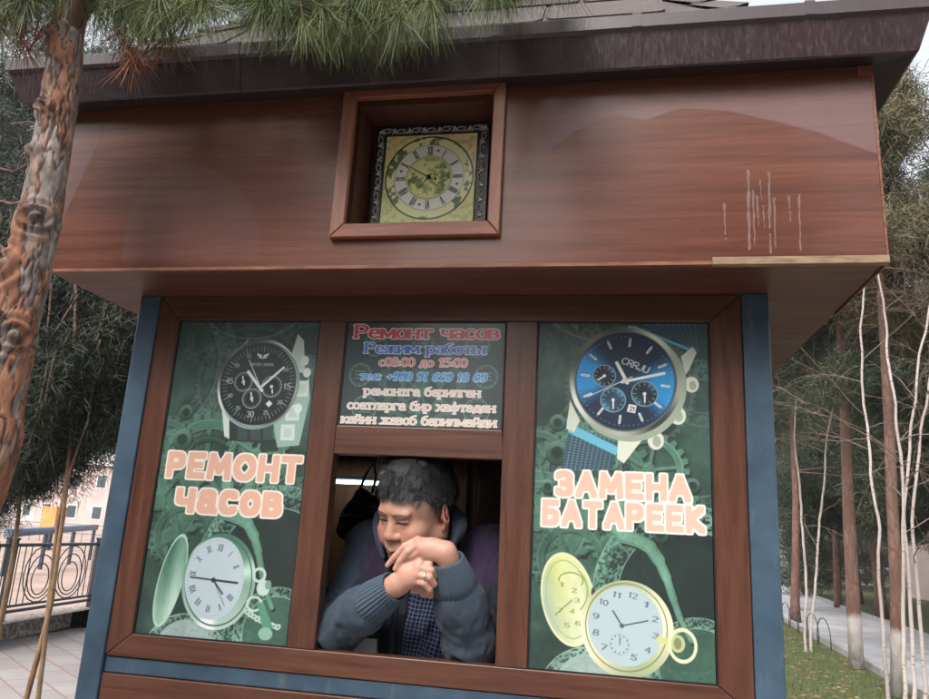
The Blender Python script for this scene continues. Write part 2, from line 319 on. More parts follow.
def polyd(X, Y, pts, sx=1.0, sy=1.0, pn=2.0):
    """distance to a polyline, with the axes weighted by 1/sx, 1/sy"""
    d = np.full(X.shape, 1e9)
    for (x0, y0), (x1, y1) in zip(pts[:-1], pts[1:]):
        ax, ay = x0 / sx, y0 / sy; bx, by = (x1 - x0) / sx, (y1 - y0) / sy
        px, py = X / sx - ax, Y / sy - ay; L = bx * bx + by * by
        t = np.clip((px * bx + py * by) / max(L, 1e-14), 0, 1)
        d = np.minimum(d, np.hypot(px - t * bx, py - t * by) if pn == 2.0 else (np.abs(px - t * bx) ** pn + np.abs(py - t * by) ** pn) ** (1 / pn))
    return d
class Canvas:
    def __init__(s, x0, x1, z0, z1, step, c):
        s.nx = int(round((x1 - x0) / step)); s.nz = int(round((z1 - z0) / step)); s.x0, s.x1, s.z0, s.z1 = x0, x1, z0, z1
        s.step = (x1 - x0) / s.nx
        xs = np.linspace(x0, x1, s.nx + 1); zs = np.linspace(z0, z1, s.nz + 1)
        s.X, s.Z = np.meshgrid(xs, zs); s.C = np.zeros(s.X.shape + (3,)); s.C[:] = np.array(c) / 255.0; s.H = np.zeros(s.X.shape)
    def win(s, a, b, c, d):
        i0 = max(0, int((a - s.x0) / s.step) - 2); i1 = min(s.nx + 1, int((b - s.x0) / s.step) + 3)
        j0 = max(0, int((c - s.z0) / s.step) - 2); j1 = min(s.nz + 1, int((d - s.z0) / s.step) + 3)
        if i1 <= i0 or j1 <= j0: return None
        return (slice(j0, j1), slice(i0, i1))
    def put(s, w, a, col):
        col = np.asarray(col, float)
        col = col / 255.0
        a = a[..., None]; s.C[w] = s.C[w] * (1 - a) + col * a
    def cov(s, d, aa=1.0): return np.clip(0.5 - d / (s.step * aa), 0, 1)
    def ell(s, cx, cz, rx, rz, col, rot=0, alpha=1.0, fn=None, inner=0.0):
        R = max(rx, rz) * 1.05; w = s.win(cx - R, cx + R, cz - R, cz + R)
        if w is None: return
        x = s.X[w] - cx; z = s.Z[w] - cz; c, q = math.cos(R_(rot)), math.sin(R_(rot)); u = x * c + z * q; v = -x * q + z * c
        k = np.hypot(u / rx, v / rz); d = (k - 1) * min(rx, rz); a = s.cov(d) * alpha
        if inner: a = a * (1 - s.cov((k - inner) * min(rx, rz)))
        if fn is not None: s.put(w, a, fn(u / rx, v / rz, k))
        else: s.put(w, a, col)
    def line(s, pts, r, col, alpha=1.0, w=None):
        xs = [p[0] for p in pts]; zs = [p[1] for p in pts]; w = s.win(min(xs) - r, max(xs) + r, min(zs) - r, max(zs) + r)
        if w is None: return
        d = polyd(s.X[w], s.Z[w], pts) - r; s.put(w, s.cov(d) * alpha, col)
    def poly(s, pts, col, alpha=1.0):
        xs = [p[0] for p in pts]; zs = [p[1] for p in pts]; w = s.win(min(xs), max(xs), min(zs), max(zs))
        if w is None: return
        X, Z = s.X[w], s.Z[w]; ins = np.zeros(X.shape, bool); n = len(pts)
        for i in range(n):
            x0, y0 = pts[i]; x1, y1 = pts[(i + 1) % n]
            if y0 == y1: continue
            c = ((Z < y0) != (Z < y1)) & (X < (x1 - x0) * (Z - y0) / (y1 - y0) + x0); ins ^= c
        d = polyd(X, Z, pts + [pts[0]]); d = np.where(ins, -d, d); s.put(w, s.cov(d) * alpha, col)
    def gear(s, cx, cz, R, teeth, width, col, alpha=1.0, th=0.12, spokes=0, phase=0.0):
        R2 = R * (1 + th); w = s.win(cx - R2, cx + R2, cz - R2, cz + R2)
        if w is None: return
        x = s.X[w] - cx; z = s.Z[w] - cz; r = np.hypot(x, z); a = np.arctan2(z, x)
        t = np.clip((np.cos(a * teeth + phase) + 0.15) * 2.2, -1, 1) * 0.5 + 0.5
        out = R + t * R * th; d = np.maximum(r - out, (R - width) - r)
        if spokes:
            sp = np.abs(((a * spokes / (2 * math.pi) + phase) % 1) - 0.5) * 2 * math.pi / spokes * r - R * 0.05
            sp = np.maximum(sp, r - R + width * .5); d = np.minimum(d, sp); d = np.minimum(d, np.maximum(r - R * 0.2, R * 0.08 - r))
        s.put(w, s.cov(d, 1.5) * alpha, col)
    def band(s, cx, cz, R, width, col, alpha, seed=1, edge=None):
        """engraved metal ring: speckled relief between two fine rims"""
        w = s.win(cx - R, cx + R, cz - R, cz + R)
        if w is None: return
        x = s.X[w] - cx; z = s.Z[w] - cz; r = np.hypot(x, z); d = np.maximum(r - R, R - width - r)
        n = fbm(s.X[w], s.Z[w], 170, seed, 2); n2 = vnoise(s.X[w], s.Z[w], 22, seed + 5)
        a = s.cov(d) * alpha * np.clip((n - 0.42) * 7, 0.1, 1) * (0.5 + 0.6 * n2); s.put(w, a, col)
        for rr in (R, R - width):
            s.put(w, s.cov(np.abs(r - rr) - 0.0012) * alpha, edge or col)
    def text(s, txt, x0, x1, zb, h, col, wt=0.11, wy=None, out=None, outw=0.0, serif=0.0, slant=0.0, rot=0.0, track=0.2, pn=2.0):
        """letters from the skeleton font, fitted between x0 and x1 on base line zb, cap height h"""
        wy = wy or wt; tot = sum(GL[c][0] + track + (2 * wt - .2 if GL[c][0] > .2 else 0) for c in txt) - track
        sx = (x1 - x0) / tot; jobs = []; cx = 0.0; cr, sr = math.cos(R_(rot)), math.sin(R_(rot)); xm = (x0 + x1) / 2
        for i, c in enumerate(txt):
            gw, st, se = GL[c]; ww = gw + (2 * wt - .2 if gw > .2 else 0); off = cx + (wt - .1 if gw > .2 else 0); jobs.append((off, st, se)); cx += ww + track
        for ps in ((1, 0) if out is not None else (0,)):
            for off, st, se in jobs:
                for pts in st + ([[(a - serif, b), (a + serif, b)] for a, b in se] if serif else []):
                    issr = len(pts) == 2 and serif and pts[0][1] == pts[1][1] and (abs(pts[1][0] - pts[0][0] - 2 * serif) < 1e-6)
                    P = []
                    for a, b in pts:
                        u = x0 + (off + a) * sx + slant * b * h; v = b * h
                        P.append((u, v))
                    P = [(xm + (u - xm) * cr - v * sr, zb + (u - xm) * sr + v * cr) for u, v in P]
                    tx = (wt * 0.42 if issr else wt) * sx; ty = (wy * 0.8 if issr else wy) * h
                    if ps: tx += outw; ty += outw
                    m = max(tx, ty) * 1.3; xs = [p[0] for p in P]; zs = [p[1] for p in P]
                    w = s.win(min(xs) - m, max(xs) + m, min(zs) - m, max(zs) + m)
                    if w is None: continue
                    d = (polyd(s.X[w], s.Z[w], P, tx, ty, pn) - 1) * min(tx, ty)
                    s.put(w, s.cov(d), out if ps else col)
    def mesh(s, name, y, thick, relief=0.0):
        """a slab whose front carries the print"""
        s.C = np.clip(s.C, 0, 1) * (getattr(s, 'gain', 1.0) if relief or 'dial' in name else 0.93); g_ = s.C.mean(-1, keepdims=True); s.C = g_ + (s.C - g_) * 0.94
        ny, nx = s.X.shape; V = np.stack([s.X.ravel(), np.full(s.X.size, y) - (s.H.ravel() * relief), s.Z.ravel()], 1)
        i = np.arange(ny * nx).reshape(ny, nx)
        F = np.stack([i[:-1, :-1].ravel(), i[:-1, 1:].ravel(), i[1:, 1:].ravel(), i[1:, :-1].ravel()], 1)
        rim = np.concatenate([i[0, :], i[1:, -1], i[-1, -2::-1], i[-2:0:-1, 0]]); n = len(rim)
        Vb = V[rim].copy(); Vb[:, 1] = y + thick; b = len(V) + np.arange(n)
        Fr = np.stack([np.roll(rim, -1), rim, b, np.roll(b, -1)], 1)
        V2 = np.concatenate([V, Vb]); C = np.concatenate([s.C.reshape(-1, 3), s.C.reshape(-1, 3)[rim] * 0 + .1])
        cb = len(V2); back = np.array([[s.x0, y + thick, s.z0], [s.x0, y + thick, s.z1], [s.x1, y + thick, s.z1], [s.x1, y + thick, s.z0]])
        V2 = np.concatenate([V2, back]); C = np.concatenate([C, np.full((4, 3), .1)])
        F = np.concatenate([F, Fr, [[cb, cb + 1, cb + 2, cb + 3]]])
        me = mesh_np(name, V2, F, smooth=bool(relief)); set_color(me, s2l(np.clip(C, 0, 1))); return me
def M_print(name, rough, coat=0.0):
    n = NM(name, rough); n.base(n.attr('print')); n.b.inputs['Coat Weight'].default_value = coat; n.b.inputs['Coat Roughness'].default_value = 0.12
    return n.m
MAT['print'] = M_print('printed_film', 0.45, 0.35)
MAT['dial'] = M_print('printed_dial', 0.35, 0.3)

def Q(px, py, y=0.0):
    p = at(px, py, y); return (float(p[0]), float(p[2]))
PX = 1 / 352.0   # roughly one photo pixel on the front wall, in metres
def pol(cx, cz, r, deg):   # clock-style angle: 0 up, clockwise
    return (cx + r * math.sin(R_(deg)), cz + r * math.cos(R_(deg)))
def gears_bg(c, seed, A):
    X, Z = c.X, c.Z; n = fbm(X, Z, 7, seed, 4); n2 = fbm(X, Z, 28, seed + 9, 3)
    x0, x1, z0, z1 = c.x0, c.x1, c.z0, c.z1; w = x1 - x0; h = z1 - z0
    dark = np.array([24, 42, 38]) / 255.; mid = np.array([72, 108, 94]) / 255.; top = np.array([72, 84, 88]) / 255.
    t = np.clip(n * 1.6 - 0.35 + 0.2 * n2, 0, 1)[..., None]; tt = np.clip((Z - z0) / h * 2.6 - 1.75, 0, 1)[..., None]
    c.C[:] = (dark * (1 - t) + mid * t) * (1 - 0.6 * tt) + top * 0.6 * tt
    U = lambda u: x0 + u * w; V = lambda v: z0 + v * h
    def gear3(cx, cz, R, teeth, width, col, al, th, sp, ph):
        """a wheel with a dark cast edge, a worn face and a light rim"""
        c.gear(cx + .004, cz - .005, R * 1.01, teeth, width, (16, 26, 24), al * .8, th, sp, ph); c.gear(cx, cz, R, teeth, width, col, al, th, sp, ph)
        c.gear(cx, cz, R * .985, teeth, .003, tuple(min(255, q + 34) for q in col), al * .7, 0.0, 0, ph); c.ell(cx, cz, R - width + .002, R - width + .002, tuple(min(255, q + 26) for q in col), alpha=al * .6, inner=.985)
    c.band(U(-.15), V(.84), .26, .055, (112, 138, 130), .7, seed); c.band(U(-.15), V(.84), .19, .02, (90, 112, 104), .6, seed + 11)
    c.band(U(.9), V(.66), .20, .05, (112, 146, 132), .6, seed + 1); c.band(U(.98), V(.86), .15, .035, (104, 124, 118), .5, seed + 12)
    c.gear(U(.55), V(.80), .16, 60, .006, (92, 112, 106), .5, .05, 0, .1); c.gear(U(.30), V(.93), .10, 24, .02, (86, 104, 100), .45, .12, 5, .6)
    gear3(U(.33), V(.50), .15, 30, .03, (84, 134, 112), .8, .13, 5, .2); gear3(U(.33), V(.50), .098, 44, .012, (52, 80, 70), .9, .1, 0, .2)
    gear3(U(.02), V(.40), .13, 26, .045, (90, 134, 114), .7, .14, 4, .9); gear3(U(.02), V(.58), .075, 20, .02, (88, 130, 112), .6, .14, 4, .3)
    gear3(U(.66), V(.56), .085, 22, .018, (104, 154, 130), .7, .16, 5, .4); gear3(U(.78), V(.46), .06, 18, .014, (96, 146, 122), .6, .18, 4, .1)
    gear3(U(.22), V(.30), .085, 24, .02, (74, 118, 98), .6, .14, 4, .2); gear3(U(.62), V(.30), .10, 34, .016, (64, 106, 88), .6, .10, 6, .5)
    c.band(U(.10), V(.10), .30, .05, (84, 122, 108), .5, seed + 3); c.band(U(.42), V(.30), .14, .035, (88, 128, 112), .55, seed + 14)
    c.ell(U(.85), V(.22), .19, .19, (22, 34, 33), alpha=.75)
    c.band(U(.86), V(.21), .225, .06, (124, 172, 150), .9, seed + 4, (128, 170, 152)); c.ell(U(.86), V(.21), .13, .13, (34, 50, 47), alpha=.8)
    c.ell(U(.92), V(.03), .10, .10, (64, 102, 86), alpha=.9); c.band(U(.92), V(.03), .118, .024, (130, 172, 152), .85, seed + 6, (134, 178, 158))
    c.ell(U(.34), V(-.075), .095, .11, (166, 188, 184), alpha=.9); c.band(U(.34), V(-.075), .125, .03, (150, 180, 170), .9, seed + 7, (160, 192, 180))
    for (u, v, r) in ((.13, .60, .020), (.13, .69, .014), (.5, .47, .018), (.72, .38, .013), (.08, .50, .012), (.9, .52, .012)):
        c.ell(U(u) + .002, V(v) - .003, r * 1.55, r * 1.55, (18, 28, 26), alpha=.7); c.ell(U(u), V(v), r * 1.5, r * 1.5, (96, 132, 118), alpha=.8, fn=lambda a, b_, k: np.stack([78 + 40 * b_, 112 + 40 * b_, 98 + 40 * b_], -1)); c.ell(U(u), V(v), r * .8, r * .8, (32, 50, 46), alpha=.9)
    lever = [(.49, .46), (.475, .43), (.48, .395), (.52, .37), (.60, .36), (.66, .345), (.71, .31), (.75, .265), (.785, .21), (.82, .16), (.88, .105)]
    lever = [(U(a), V(b_)) for a, b_ in lever]
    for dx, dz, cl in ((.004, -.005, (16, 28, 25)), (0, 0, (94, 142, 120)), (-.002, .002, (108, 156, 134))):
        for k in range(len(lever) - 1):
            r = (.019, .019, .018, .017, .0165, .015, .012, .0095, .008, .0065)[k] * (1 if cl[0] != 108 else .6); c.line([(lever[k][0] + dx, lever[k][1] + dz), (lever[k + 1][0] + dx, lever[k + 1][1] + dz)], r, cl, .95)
    c.ell(U(.56), V(.415), .021, .024, (34, 54, 50)); c.ell(U(.635), V(.43), .022, .024, (94, 142, 120), inner=.58)
    for k in range(9):
        a = k * 40 + seed * 17; c.line([pol(U(.33), V(.5), .05, a), pol(U(.33), V(.5), .12, a)], .0035, (58, 88, 78), .6)
    # worn, grainy metal look over everything
    g = (fbm(X, Z, 120, seed + 2, 2) - .5) * .16 + (fbm(X, Z, 14, seed + 8, 3) - .5) * .30; c.C[:] = np.clip(c.C * (1 + g[..., None]), 0, 1)
def metal(c, cx, cz, rx, rz, col, inner, ph=0.6):
    col = np.array(col, float)
    def f(u, v, k):
        a = np.arctan2(v, u); l = .72 + .30 * np.cos(2 * a - ph * 2.4) + .16 * np.cos(5 * a + 1.3) - .28 * np.clip((inner + (1 - inner) * .35 - k) / (1 - inner) * 3, 0, 1); return np.clip(col * np.clip(l, .25, 1.18)[..., None], 0, 255)
    c.ell(cx, cz, rx, rz, 0, fn=f)
def roman(c, qx, qz, a, rn, s, u0, r, col):
    ca, sa = math.cos(R_(a)), math.sin(R_(a)); tot = sum(GL[ch][0] + .25 for ch in rn) - .25; u = -tot / 2
    for ch in rn:
        gw, st, se = GL[ch]
        for pts in st:
            P = [((u + p[0]) * u0, (p[1] - .5) * s) for p in pts]; c.line([(qx + x * ca + z * sa, qz - x * sa + z * ca) for x, z in P], r, col)
        u += gw + .25
def left_poster():
    c = Canvas(-1.248, -0.808, 1.243, 2.121, 0.00125, (40, 60, 56)); gears_bg(c, 3, 0)
    # thin wires at the top
    c.line(arc(-1.02, 2.19, .17, .12, 200, 330), .0015, (150, 165, 160), .6)
    # wrist watch
    cx, cz = Q(257, 383); R = .121
    S = (196, 214, 206); S2 = (150, 182, 172)
    lug = [Q(291, 352), Q(297, 333), Q(303, 340), Q(304, 372), Q(296, 372)]; c.poly(lug, S)
    c.poly([Q(233, 352), Q(248, 338), Q(242, 352), Q(228, 372)], S2)
    c.poly([Q(219, 392), Q(223, 436), Q(229, 439), Q(230, 418), Q(232, 410)], (214, 228, 222))
    c.poly([Q(228, 415), Q(272, 420), Q(272, 444), Q(228, 440)], (38, 54, 52))
    for k in range(3): c.poly([Q(236 + 13 * k, 418), Q(246 + 13 * k, 419), Q(246 + 13 * k, 440), Q(236 + 13 * k, 439)], (58, 78, 74))
    c.poly([Q(272, 420), Q(298, 392), Q(308, 376), Q(309, 398), Q(298, 445), Q(276, 447)], S2)
    for k, (a, b) in enumerate(((287, 432), (292, 412), (301, 388))):
        c.poly([Q(a - 7, b - 8), Q(a + 7, b - 8), Q(a + 6, b + 8), Q(a - 8, b + 8)], (208, 222, 214)); c.poly([Q(a - 4, b - 4), Q(a + 4, b - 4), Q(a + 3, b + 5), Q(a - 5, b + 5)], (188, 206, 198))
    for (a, b) in ((304, 360), (306, 372), (297, 408)): c.ell(*Q(a, b), .012, .014, (222, 232, 222))
    metal(c, cx, cz, R * 1.04, R * 1.09, (206, 220, 214), .9); c.ell(cx + .004, cz - .003, R * 1.0, R * 1.05, (128, 152, 146), inner=.955)
    c.ell(cx - .002, cz + .001, R * .96, R * 1.0, (44, 56, 56), fn=lambda u, v, k: (np.stack([44 + 26 * v, 56 + 26 * v, 58 + 26 * v], -1)))
    for k in range(60):
        a = k * 6 + 4; c.line([pol(cx, cz, R * .80, a), pol(cx, cz, R * (.90 if k % 5 else .92), a)], .0009 if k % 5 else .0017, (150, 166, 162), .8)
    for tx, a in (('60', 4), ('10', 62), ('15', 94), ('20', 126), ('25', 158), ('30', 188), ('35', 216), ('40', 246), ('45', 274), ('50', 306), ('55', 334)):
        if tx == '60': continue
        q = pol(cx, cz, R * .74, a); hh = .0155 if tx in ('30', '15', '45') else .0105; c.text(tx, q[0] - hh * .62, q[0] + hh * .62, q[1] - hh / 2, hh, (176, 190, 186), .09, .07)
    for (dx, dz, r) in ((-.046, .004, .028), (-.014, -.044, .029), (.042, -.008, .031)):
        c.ell(cx + dx, cz + dz, r, r, (30, 40, 40)); c.ell(cx + dx, cz + dz, r, r, (176, 190, 186), inner=.93)
        for k in range(24): c.line([pol(cx + dx, cz + dz, r * .74, k * 15), pol(cx + dx, cz + dz, r * .9, k * 15)], .0008, (158, 172, 168), .8)
        c.line([pol(cx + dx, cz + dz, r * .3, 160), pol(cx + dx, cz + dz, r * .6, -15 if dx < 0 else 165)], .0022, (214, 224, 220)); c.ell(cx + dx, cz + dz, .005, .005, (206, 216, 212))
    c.poly([(cx + .030, cz - .058), (cx + .040, cz - .048), (cx + .051, cz - .057), (cx + .041, cz - .068)], (214, 222, 218))
    # winged mark and the maker's name
    lx, lz = cx + .004, cz + .086
    for sgn in (-1, 1):
        c.poly([(lx, lz - .014), (lx + sgn * .003, lz - .001), (lx + sgn * .020, lz + .004), (lx + sgn * .016, lz - .004)], (226, 232, 228))
        c.line([(lx + sgn * .004, lz - .010), (lx + sgn * .011, lz - .009)], .0016, (226, 232, 228))
    c.text('EMPORIO ARMANI', lx - .036, lx + .036, lz - .034, .0085, (176, 190, 186), .08, .07)
    c.line([pol(cx + .008, cz - .012, .0, 0), pol(cx + .008, cz - .012, .088, 47)], .0034, (222, 230, 226)); c.line([(cx + .014, cz - .02), pol(cx + .004, cz - .006, .056, -44)], .0044, (222, 230, 226))
    c.line([(cx + .012, cz - .018), pol(cx, cz, .078, -28)], .0015, (196, 206, 202))
    # pocket watch with its lid open
    lx, lz = Q(169, 580); c.ell(lx, lz, .037, .125, (66, 116, 92), -9)
    c.ell(lx, lz, .036, .123, 0, -9, fn=lambda u, v, k: np.clip(np.stack([116 + 62 * (-v) + 34 * np.sin(u * 2.6 + v * 1.2) + 16 * vnoise(u, v, 6, 3), 156 + 52 * (-v) + 30 * np.sin(u * 2.6 + v * 1.2) + 16 * vnoise(u, v, 6, 3), 138 + 54 * (-v) + 30 * np.sin(u * 2.6 + v * 1.2) + 16 * vnoise(u, v, 6, 3)], -1), 20, 245), inner=0)
    c.ell(lx, lz, .037, .125, (180, 212, 196), -9, inner=.93)
    px, pz = Q(217, 581); c.ell(px, pz, .107, .125, 0, fn=lambda u, v, k: np.clip(np.stack([128 + 60 * (-v) + 84 * np.clip(np.sin(3 * np.arctan2(v, u) + .6), 0, 1) ** 4, 166 + 45 * (-v) + 70 * np.clip(np.sin(3 * np.arctan2(v, u) + .6), 0, 1) ** 4, 150 + 50 * (-v) + 74 * np.clip(np.sin(3 * np.arctan2(v, u) + .6), 0, 1) ** 4], -1), 20, 245))
    c.ell(px, pz, .098, .116, (60, 104, 84), inner=.965)
    dx, dz = Q(213, 578); c.ell(dx, dz, .086, .107, (188, 206, 214))
    for k in range(60): a = k * 6; q = (dx + .079 * math.sin(R_(a)), dz + .098 * math.cos(R_(a))); c.ell(q[0], q[1], .0011, .0011, (110, 126, 130), alpha=.8)
    for k, rn in enumerate(('XII', 'I', 'II', 'III', 'IIII', 'V', 'VI', 'VII', 'VIII', 'IX', 'X', 'XI')):
        if rn == 'III': continue
        a = k * 30 + 6; q = (dx + .065 * math.sin(R_(a)), dz + .08 * math.cos(R_(a))); roman(c, q[0], q[1], a, rn, .017, .0105, .0010, (70, 84, 92))
    ox, oz = Q(212, 580); c.line([(ox, oz), Q(189, 577)], .0022, (40, 52, 60)); c.line([(ox, oz), Q(236, 583)], .0028, (40, 52, 60)); c.line([(ox, oz), Q(221, 594)], .0022, (40, 52, 60)); c.line([(ox, oz), Q(223, 606)], .0009, (70, 84, 92)); c.ell(ox, oz, .0065, .0065, (30, 40, 46))
    S = (190, 216, 204)
    c.ell(*Q(258, 575), .020, .020, S, inner=.62); c.ell(*Q(262, 588), .019, .02, S); c.ell(*Q(267, 585), .009, .012, (120, 160, 146)); c.ell(*Q(253, 604), .024, .02, S, inner=.7)
    for k in range(10):
        a, b = 246 + 3.4 * k, 612 + 2.6 * k - .1 * k * k; c.ell(*Q(a, b), .009, .0065, (190, 216, 204), rot=40 * (k % 2), inner=.35); c.ell(*Q(a, b), .004, .003, (110, 150, 136))
    c.poly([Q(256, 604), Q(262, 602), Q(272, 628), Q(262, 632)], (86, 150, 118)); c.ell(*Q(264, 634), .02, .016, (140, 184, 164))
    x0, zb = Q(163, 479); x1, _ = Q(300, 479)
    c.text('РЕМОНТ', x0 + .008, x1 - .008, zb + .0145, .056, (234, 180, 156), .155, .165, (242, 234, 222), .0046, track=.30, pn=5.0)
    x0, zb = Q(172, 514); x1, _ = Q(280, 514)
    c.text('часов', x0 + .008, x1 - .006, zb + .0147, .0735, (234, 180, 156), .13, .125, (242, 234, 222), .0046, track=.26, pn=5.0)
    return c
def right_poster():
    c = Canvas(-0.179, 0.261, 1.243, 2.121, 0.00125, (40, 60, 56)); gears_bg(c, 3, 0)
    c.line(arc(.0, 2.19, .17, .12, 200, 330), .0015, (150, 165, 160), .6)
    cx, cz = Q(625, 380); R = .128; S = (206, 214, 196); S2 = (158, 172, 150)
    # woven steel strap, top right and bottom left
    def strap(P, n1=11, n2=16):
        c.poly(P, (64, 96, 112)); a, b, d, e = [np.array(p) for p in P]
        for i in range(1, n1):
            t = i / n1; p = a + (b - a) * t; q = e + (d - e) * t; c.line([tuple(p), tuple(q)], .0013, (120, 164, 176), .8)
        for i in range(1, n2):
            t = i / n2; p = a + (e - a) * t; q = b + (d - b) * t; c.line([tuple(p), tuple(q)], .0012, (34, 56, 70), .8)
    strap([Q(640, 324), Q(700, 324), Q(700, 350), Q(676, 342)]); strap([Q(570, 424), Q(618, 442), Q(612, 470), Q(561, 470)])
    c.poly([Q(566, 418), Q(572, 424), Q(619, 447), Q(616, 455), Q(568, 432)], (104, 186, 214))
    c.line([Q(634, 326), Q(692, 350)], .003, (96, 190, 224))
    c.poly([Q(616, 332), Q(630, 325), Q(640, 330), Q(640, 338)], S); c.poly([Q(681, 356), Q(693, 346), Q(697, 352), Q(690, 368), Q(686, 374)], S)
    c.poly([Q(570, 400), Q(566, 428), Q(574, 432), Q(580, 420)], S); c.poly([Q(618, 440), Q(617, 458), Q(624, 463), Q(642, 440)], (222, 228, 208))
    for a, b, rr in ((692, 384, 7), (678, 415, 8), (656, 440, 8)):
        c.line([Q(a - 9, b - 5), Q(a, b)], .008, S2); c.ell(*Q(a, b), rr * PX * .9, rr * PX * 1.05, (218, 222, 204)); c.ell(*Q(a + 1, b + 1), rr * PX * .45, rr * PX * .6, S2)
    c.ell(cx + .010, cz - .010, R * 1.14, R * 1.17, S2); metal(c, cx, cz, R * 1.12, R * 1.14, (206, 212, 198), .89); c.ell(cx, cz, R * 1.03, R * 1.05, (96, 110, 104)); c.ell(cx, cz, R * 1.0, R * 1.02, (22, 36, 58))
    def dial(u, v, k):
        a = np.arctan2(v, u); b = np.clip(np.cos(2 * (a - R_(-8))), 0, 1) ** .8 * np.clip(k * 1.5, 0, 1)
        l = np.clip(.25 + .9 * b, 0, 1) ** 1.5; return np.stack([12 + 18 * l, 24 + 126 * l, 48 + 172 * l], -1)
    c.ell(cx, cz, R * .985, R * 1.0, 0, fn=dial)
    off = 7
    for k in range(60): c.ell(*pol(cx, cz, R * .93, k * 6 + off), .0011, .0011, (200, 216, 224), alpha=.8)
    for k in range(12): a = k * 30 + off; c.line([pol(cx, cz, R * .74, a), pol(cx, cz, R * .88, a)], .0031, (222, 228, 226)); c.line([pol(cx, cz, R * .76, a), pol(cx, cz, R * .88, a)], .0008, (130, 140, 146))
    for (dx, dz, r, cc) in ((-.053, .012, .030, (16, 30, 44)), (-.030, -.052, .033, (34, 66, 90)), (.050, -.034, .034, (20, 34, 48))):
        c.ell(cx + dx, cz + dz, r, r, cc, fn=lambda u, v, k, cc=cc: np.stack([cc[0] + 34 * np.clip(v * u * 3, 0, 1), cc[1] + 70 * np.clip(v * u * 3, 0, 1), cc[2] + 80 * np.clip(v * u * 3, 0, 1)], -1))
        c.ell(cx + dx, cz + dz, r, r, (128, 170, 190), inner=.92)
        for k in range(12): c.line([pol(cx + dx, cz + dz, r * .66, k * 30), pol(cx + dx, cz + dz, r * .84, k * 30)], .0010, (170, 196, 206), .8)
        c.line([(cx + dx, cz + dz), pol(cx + dx, cz + dz, r * .62, 178 if dx > -.05 else 235)], .0022, (224, 230, 230)); c.ell(cx + dx, cz + dz, .0045, .0045, (224, 230, 230))
    q = (cx + .018, cz - .074); c.poly([(q[0] - .013, q[1] - .008), (q[0] - .008, q[1] + .012), (q[0] + .012, q[1] + .009), (q[0] + .008, q[1] - .012)], (226, 230, 226)); c.text('21', q[0] - .006, q[0] + .006, q[1] - .006, .011, (40, 44, 50), .09, .08, rot=-8)
    c.text('CRRJU', cx - .012, cx + .058, cz + .034, .017, (222, 228, 228), .075, .07, rot=-22, slant=.1)
    c.line([(cx + .006, cz - .006), pol(cx, cz, .052, -24)], .0044, (232, 236, 232)); c.line([(cx - .008, cz - .004), pol(cx, cz, .102, 78)], .0038, (232, 236, 232)); c.line([pol(cx, cz, .105, 245), pol(cx, cz, .022, 60)], .0011, (220, 226, 226)); c.ell(cx, cz, .0075, .0075, (206, 212, 206))
    # gold pocket watch
    G1 = (208, 214, 138)
    lx, lz = Q(568, 599); c.ell(lx, lz, .066, .112, (150, 172, 100), 12); c.ell(lx, lz, .064, .110, 0, 12, fn=lambda u, v, k: np.clip(np.stack([188 + 26 * np.sin(u * 2 + 1) + 12 * vnoise(u, v, 5, 2), 200 + 20 * np.sin(u * 2 + 1) + 12 * vnoise(u, v, 5, 2), 166 - 18 * v + 14 * np.sin(u * 4)], -1), 30, 245))
    c.ell(lx, lz, .066, .112, (222, 226, 178), 12, inner=.93); c.ell(lx, lz, .053, .094, (160, 182, 112), 12, inner=.97); c.line(arc(lx + .006, lz + .045, .03, .018, 190, -30), .0018, (120, 146, 84), .8); c.line(arc(lx + .002, lz + .02, .045, .055, 60, -50), .0018, (134, 158, 92), .8)
    for k, (a, b) in enumerate(((562, 584), (574, 590), (577, 600), (572, 611), (567, 625), (578, 623), (560, 610))): c.text('1234567'[k], Q(a, b)[0] - .005, Q(a, b)[0] + .005, Q(a, b)[1] - .006, .010, (138, 158, 94), .09, .07)
    c.line([Q(555, 615), Q(572, 600)], .0012, (104, 128, 76)); c.ell(*Q(594, 597), .006, .022, (52, 62, 44), 8)
    c.line([Q(590, 628), Q(594, 606)], .007, (160, 180, 110))
    px, pz = Q(627, 629); c.ell(px, pz, .110, .112, 0, fn=lambda u, v, k: np.clip(np.stack([196 + 36 * np.sin(2 * np.arctan2(v, u) + 1) + 10, 208 + 26 * np.sin(2 * np.arctan2(v, u) + 1), 170 + 30 * np.sin(2 * np.arctan2(v, u) + 1)], -1), 20, 245))
    c.ell(px - .002, pz + .004, .098, .102, (120, 140, 84), inner=.97); dx, dz = Q(625, 626); c.ell(dx, dz, .089, .092, (180, 202, 206))
    for k in range(12):
        a = k * 30 + 14; q = pol(dx, dz, .073, a); s = ('12', '1', '2', '3', '4', '5', '6', '7', '8', '9', '10', '11')[k]
        if s == '6': continue
        ww = .0042 * len(s) + .001; c.text(s, q[0] - ww, q[0] + ww, q[1] - .006, .0125, (78, 88, 110), .065, .05, rot=-12)
    q0 = pol(dx, dz, .045, 196); c.ell(q0[0], q0[1], .024, .024, (150, 170, 182), inner=.95)
    for k in range(12): c.ell(*pol(q0[0], q0[1], .02, k * 30), .0016, .0016, (70, 80, 100))
    c.line([q0, pol(q0[0], q0[1], .016, 5)], .0011, (60, 70, 86)); ox, oz = Q(622, 626); c.line([(ox, oz), Q(613, 611)], .0016, (52, 60, 70)); c.line([(ox, oz), Q(648, 621)], .0014, (52, 60, 70)); c.ell(ox, oz, .0055, .0055, (84, 96, 96))
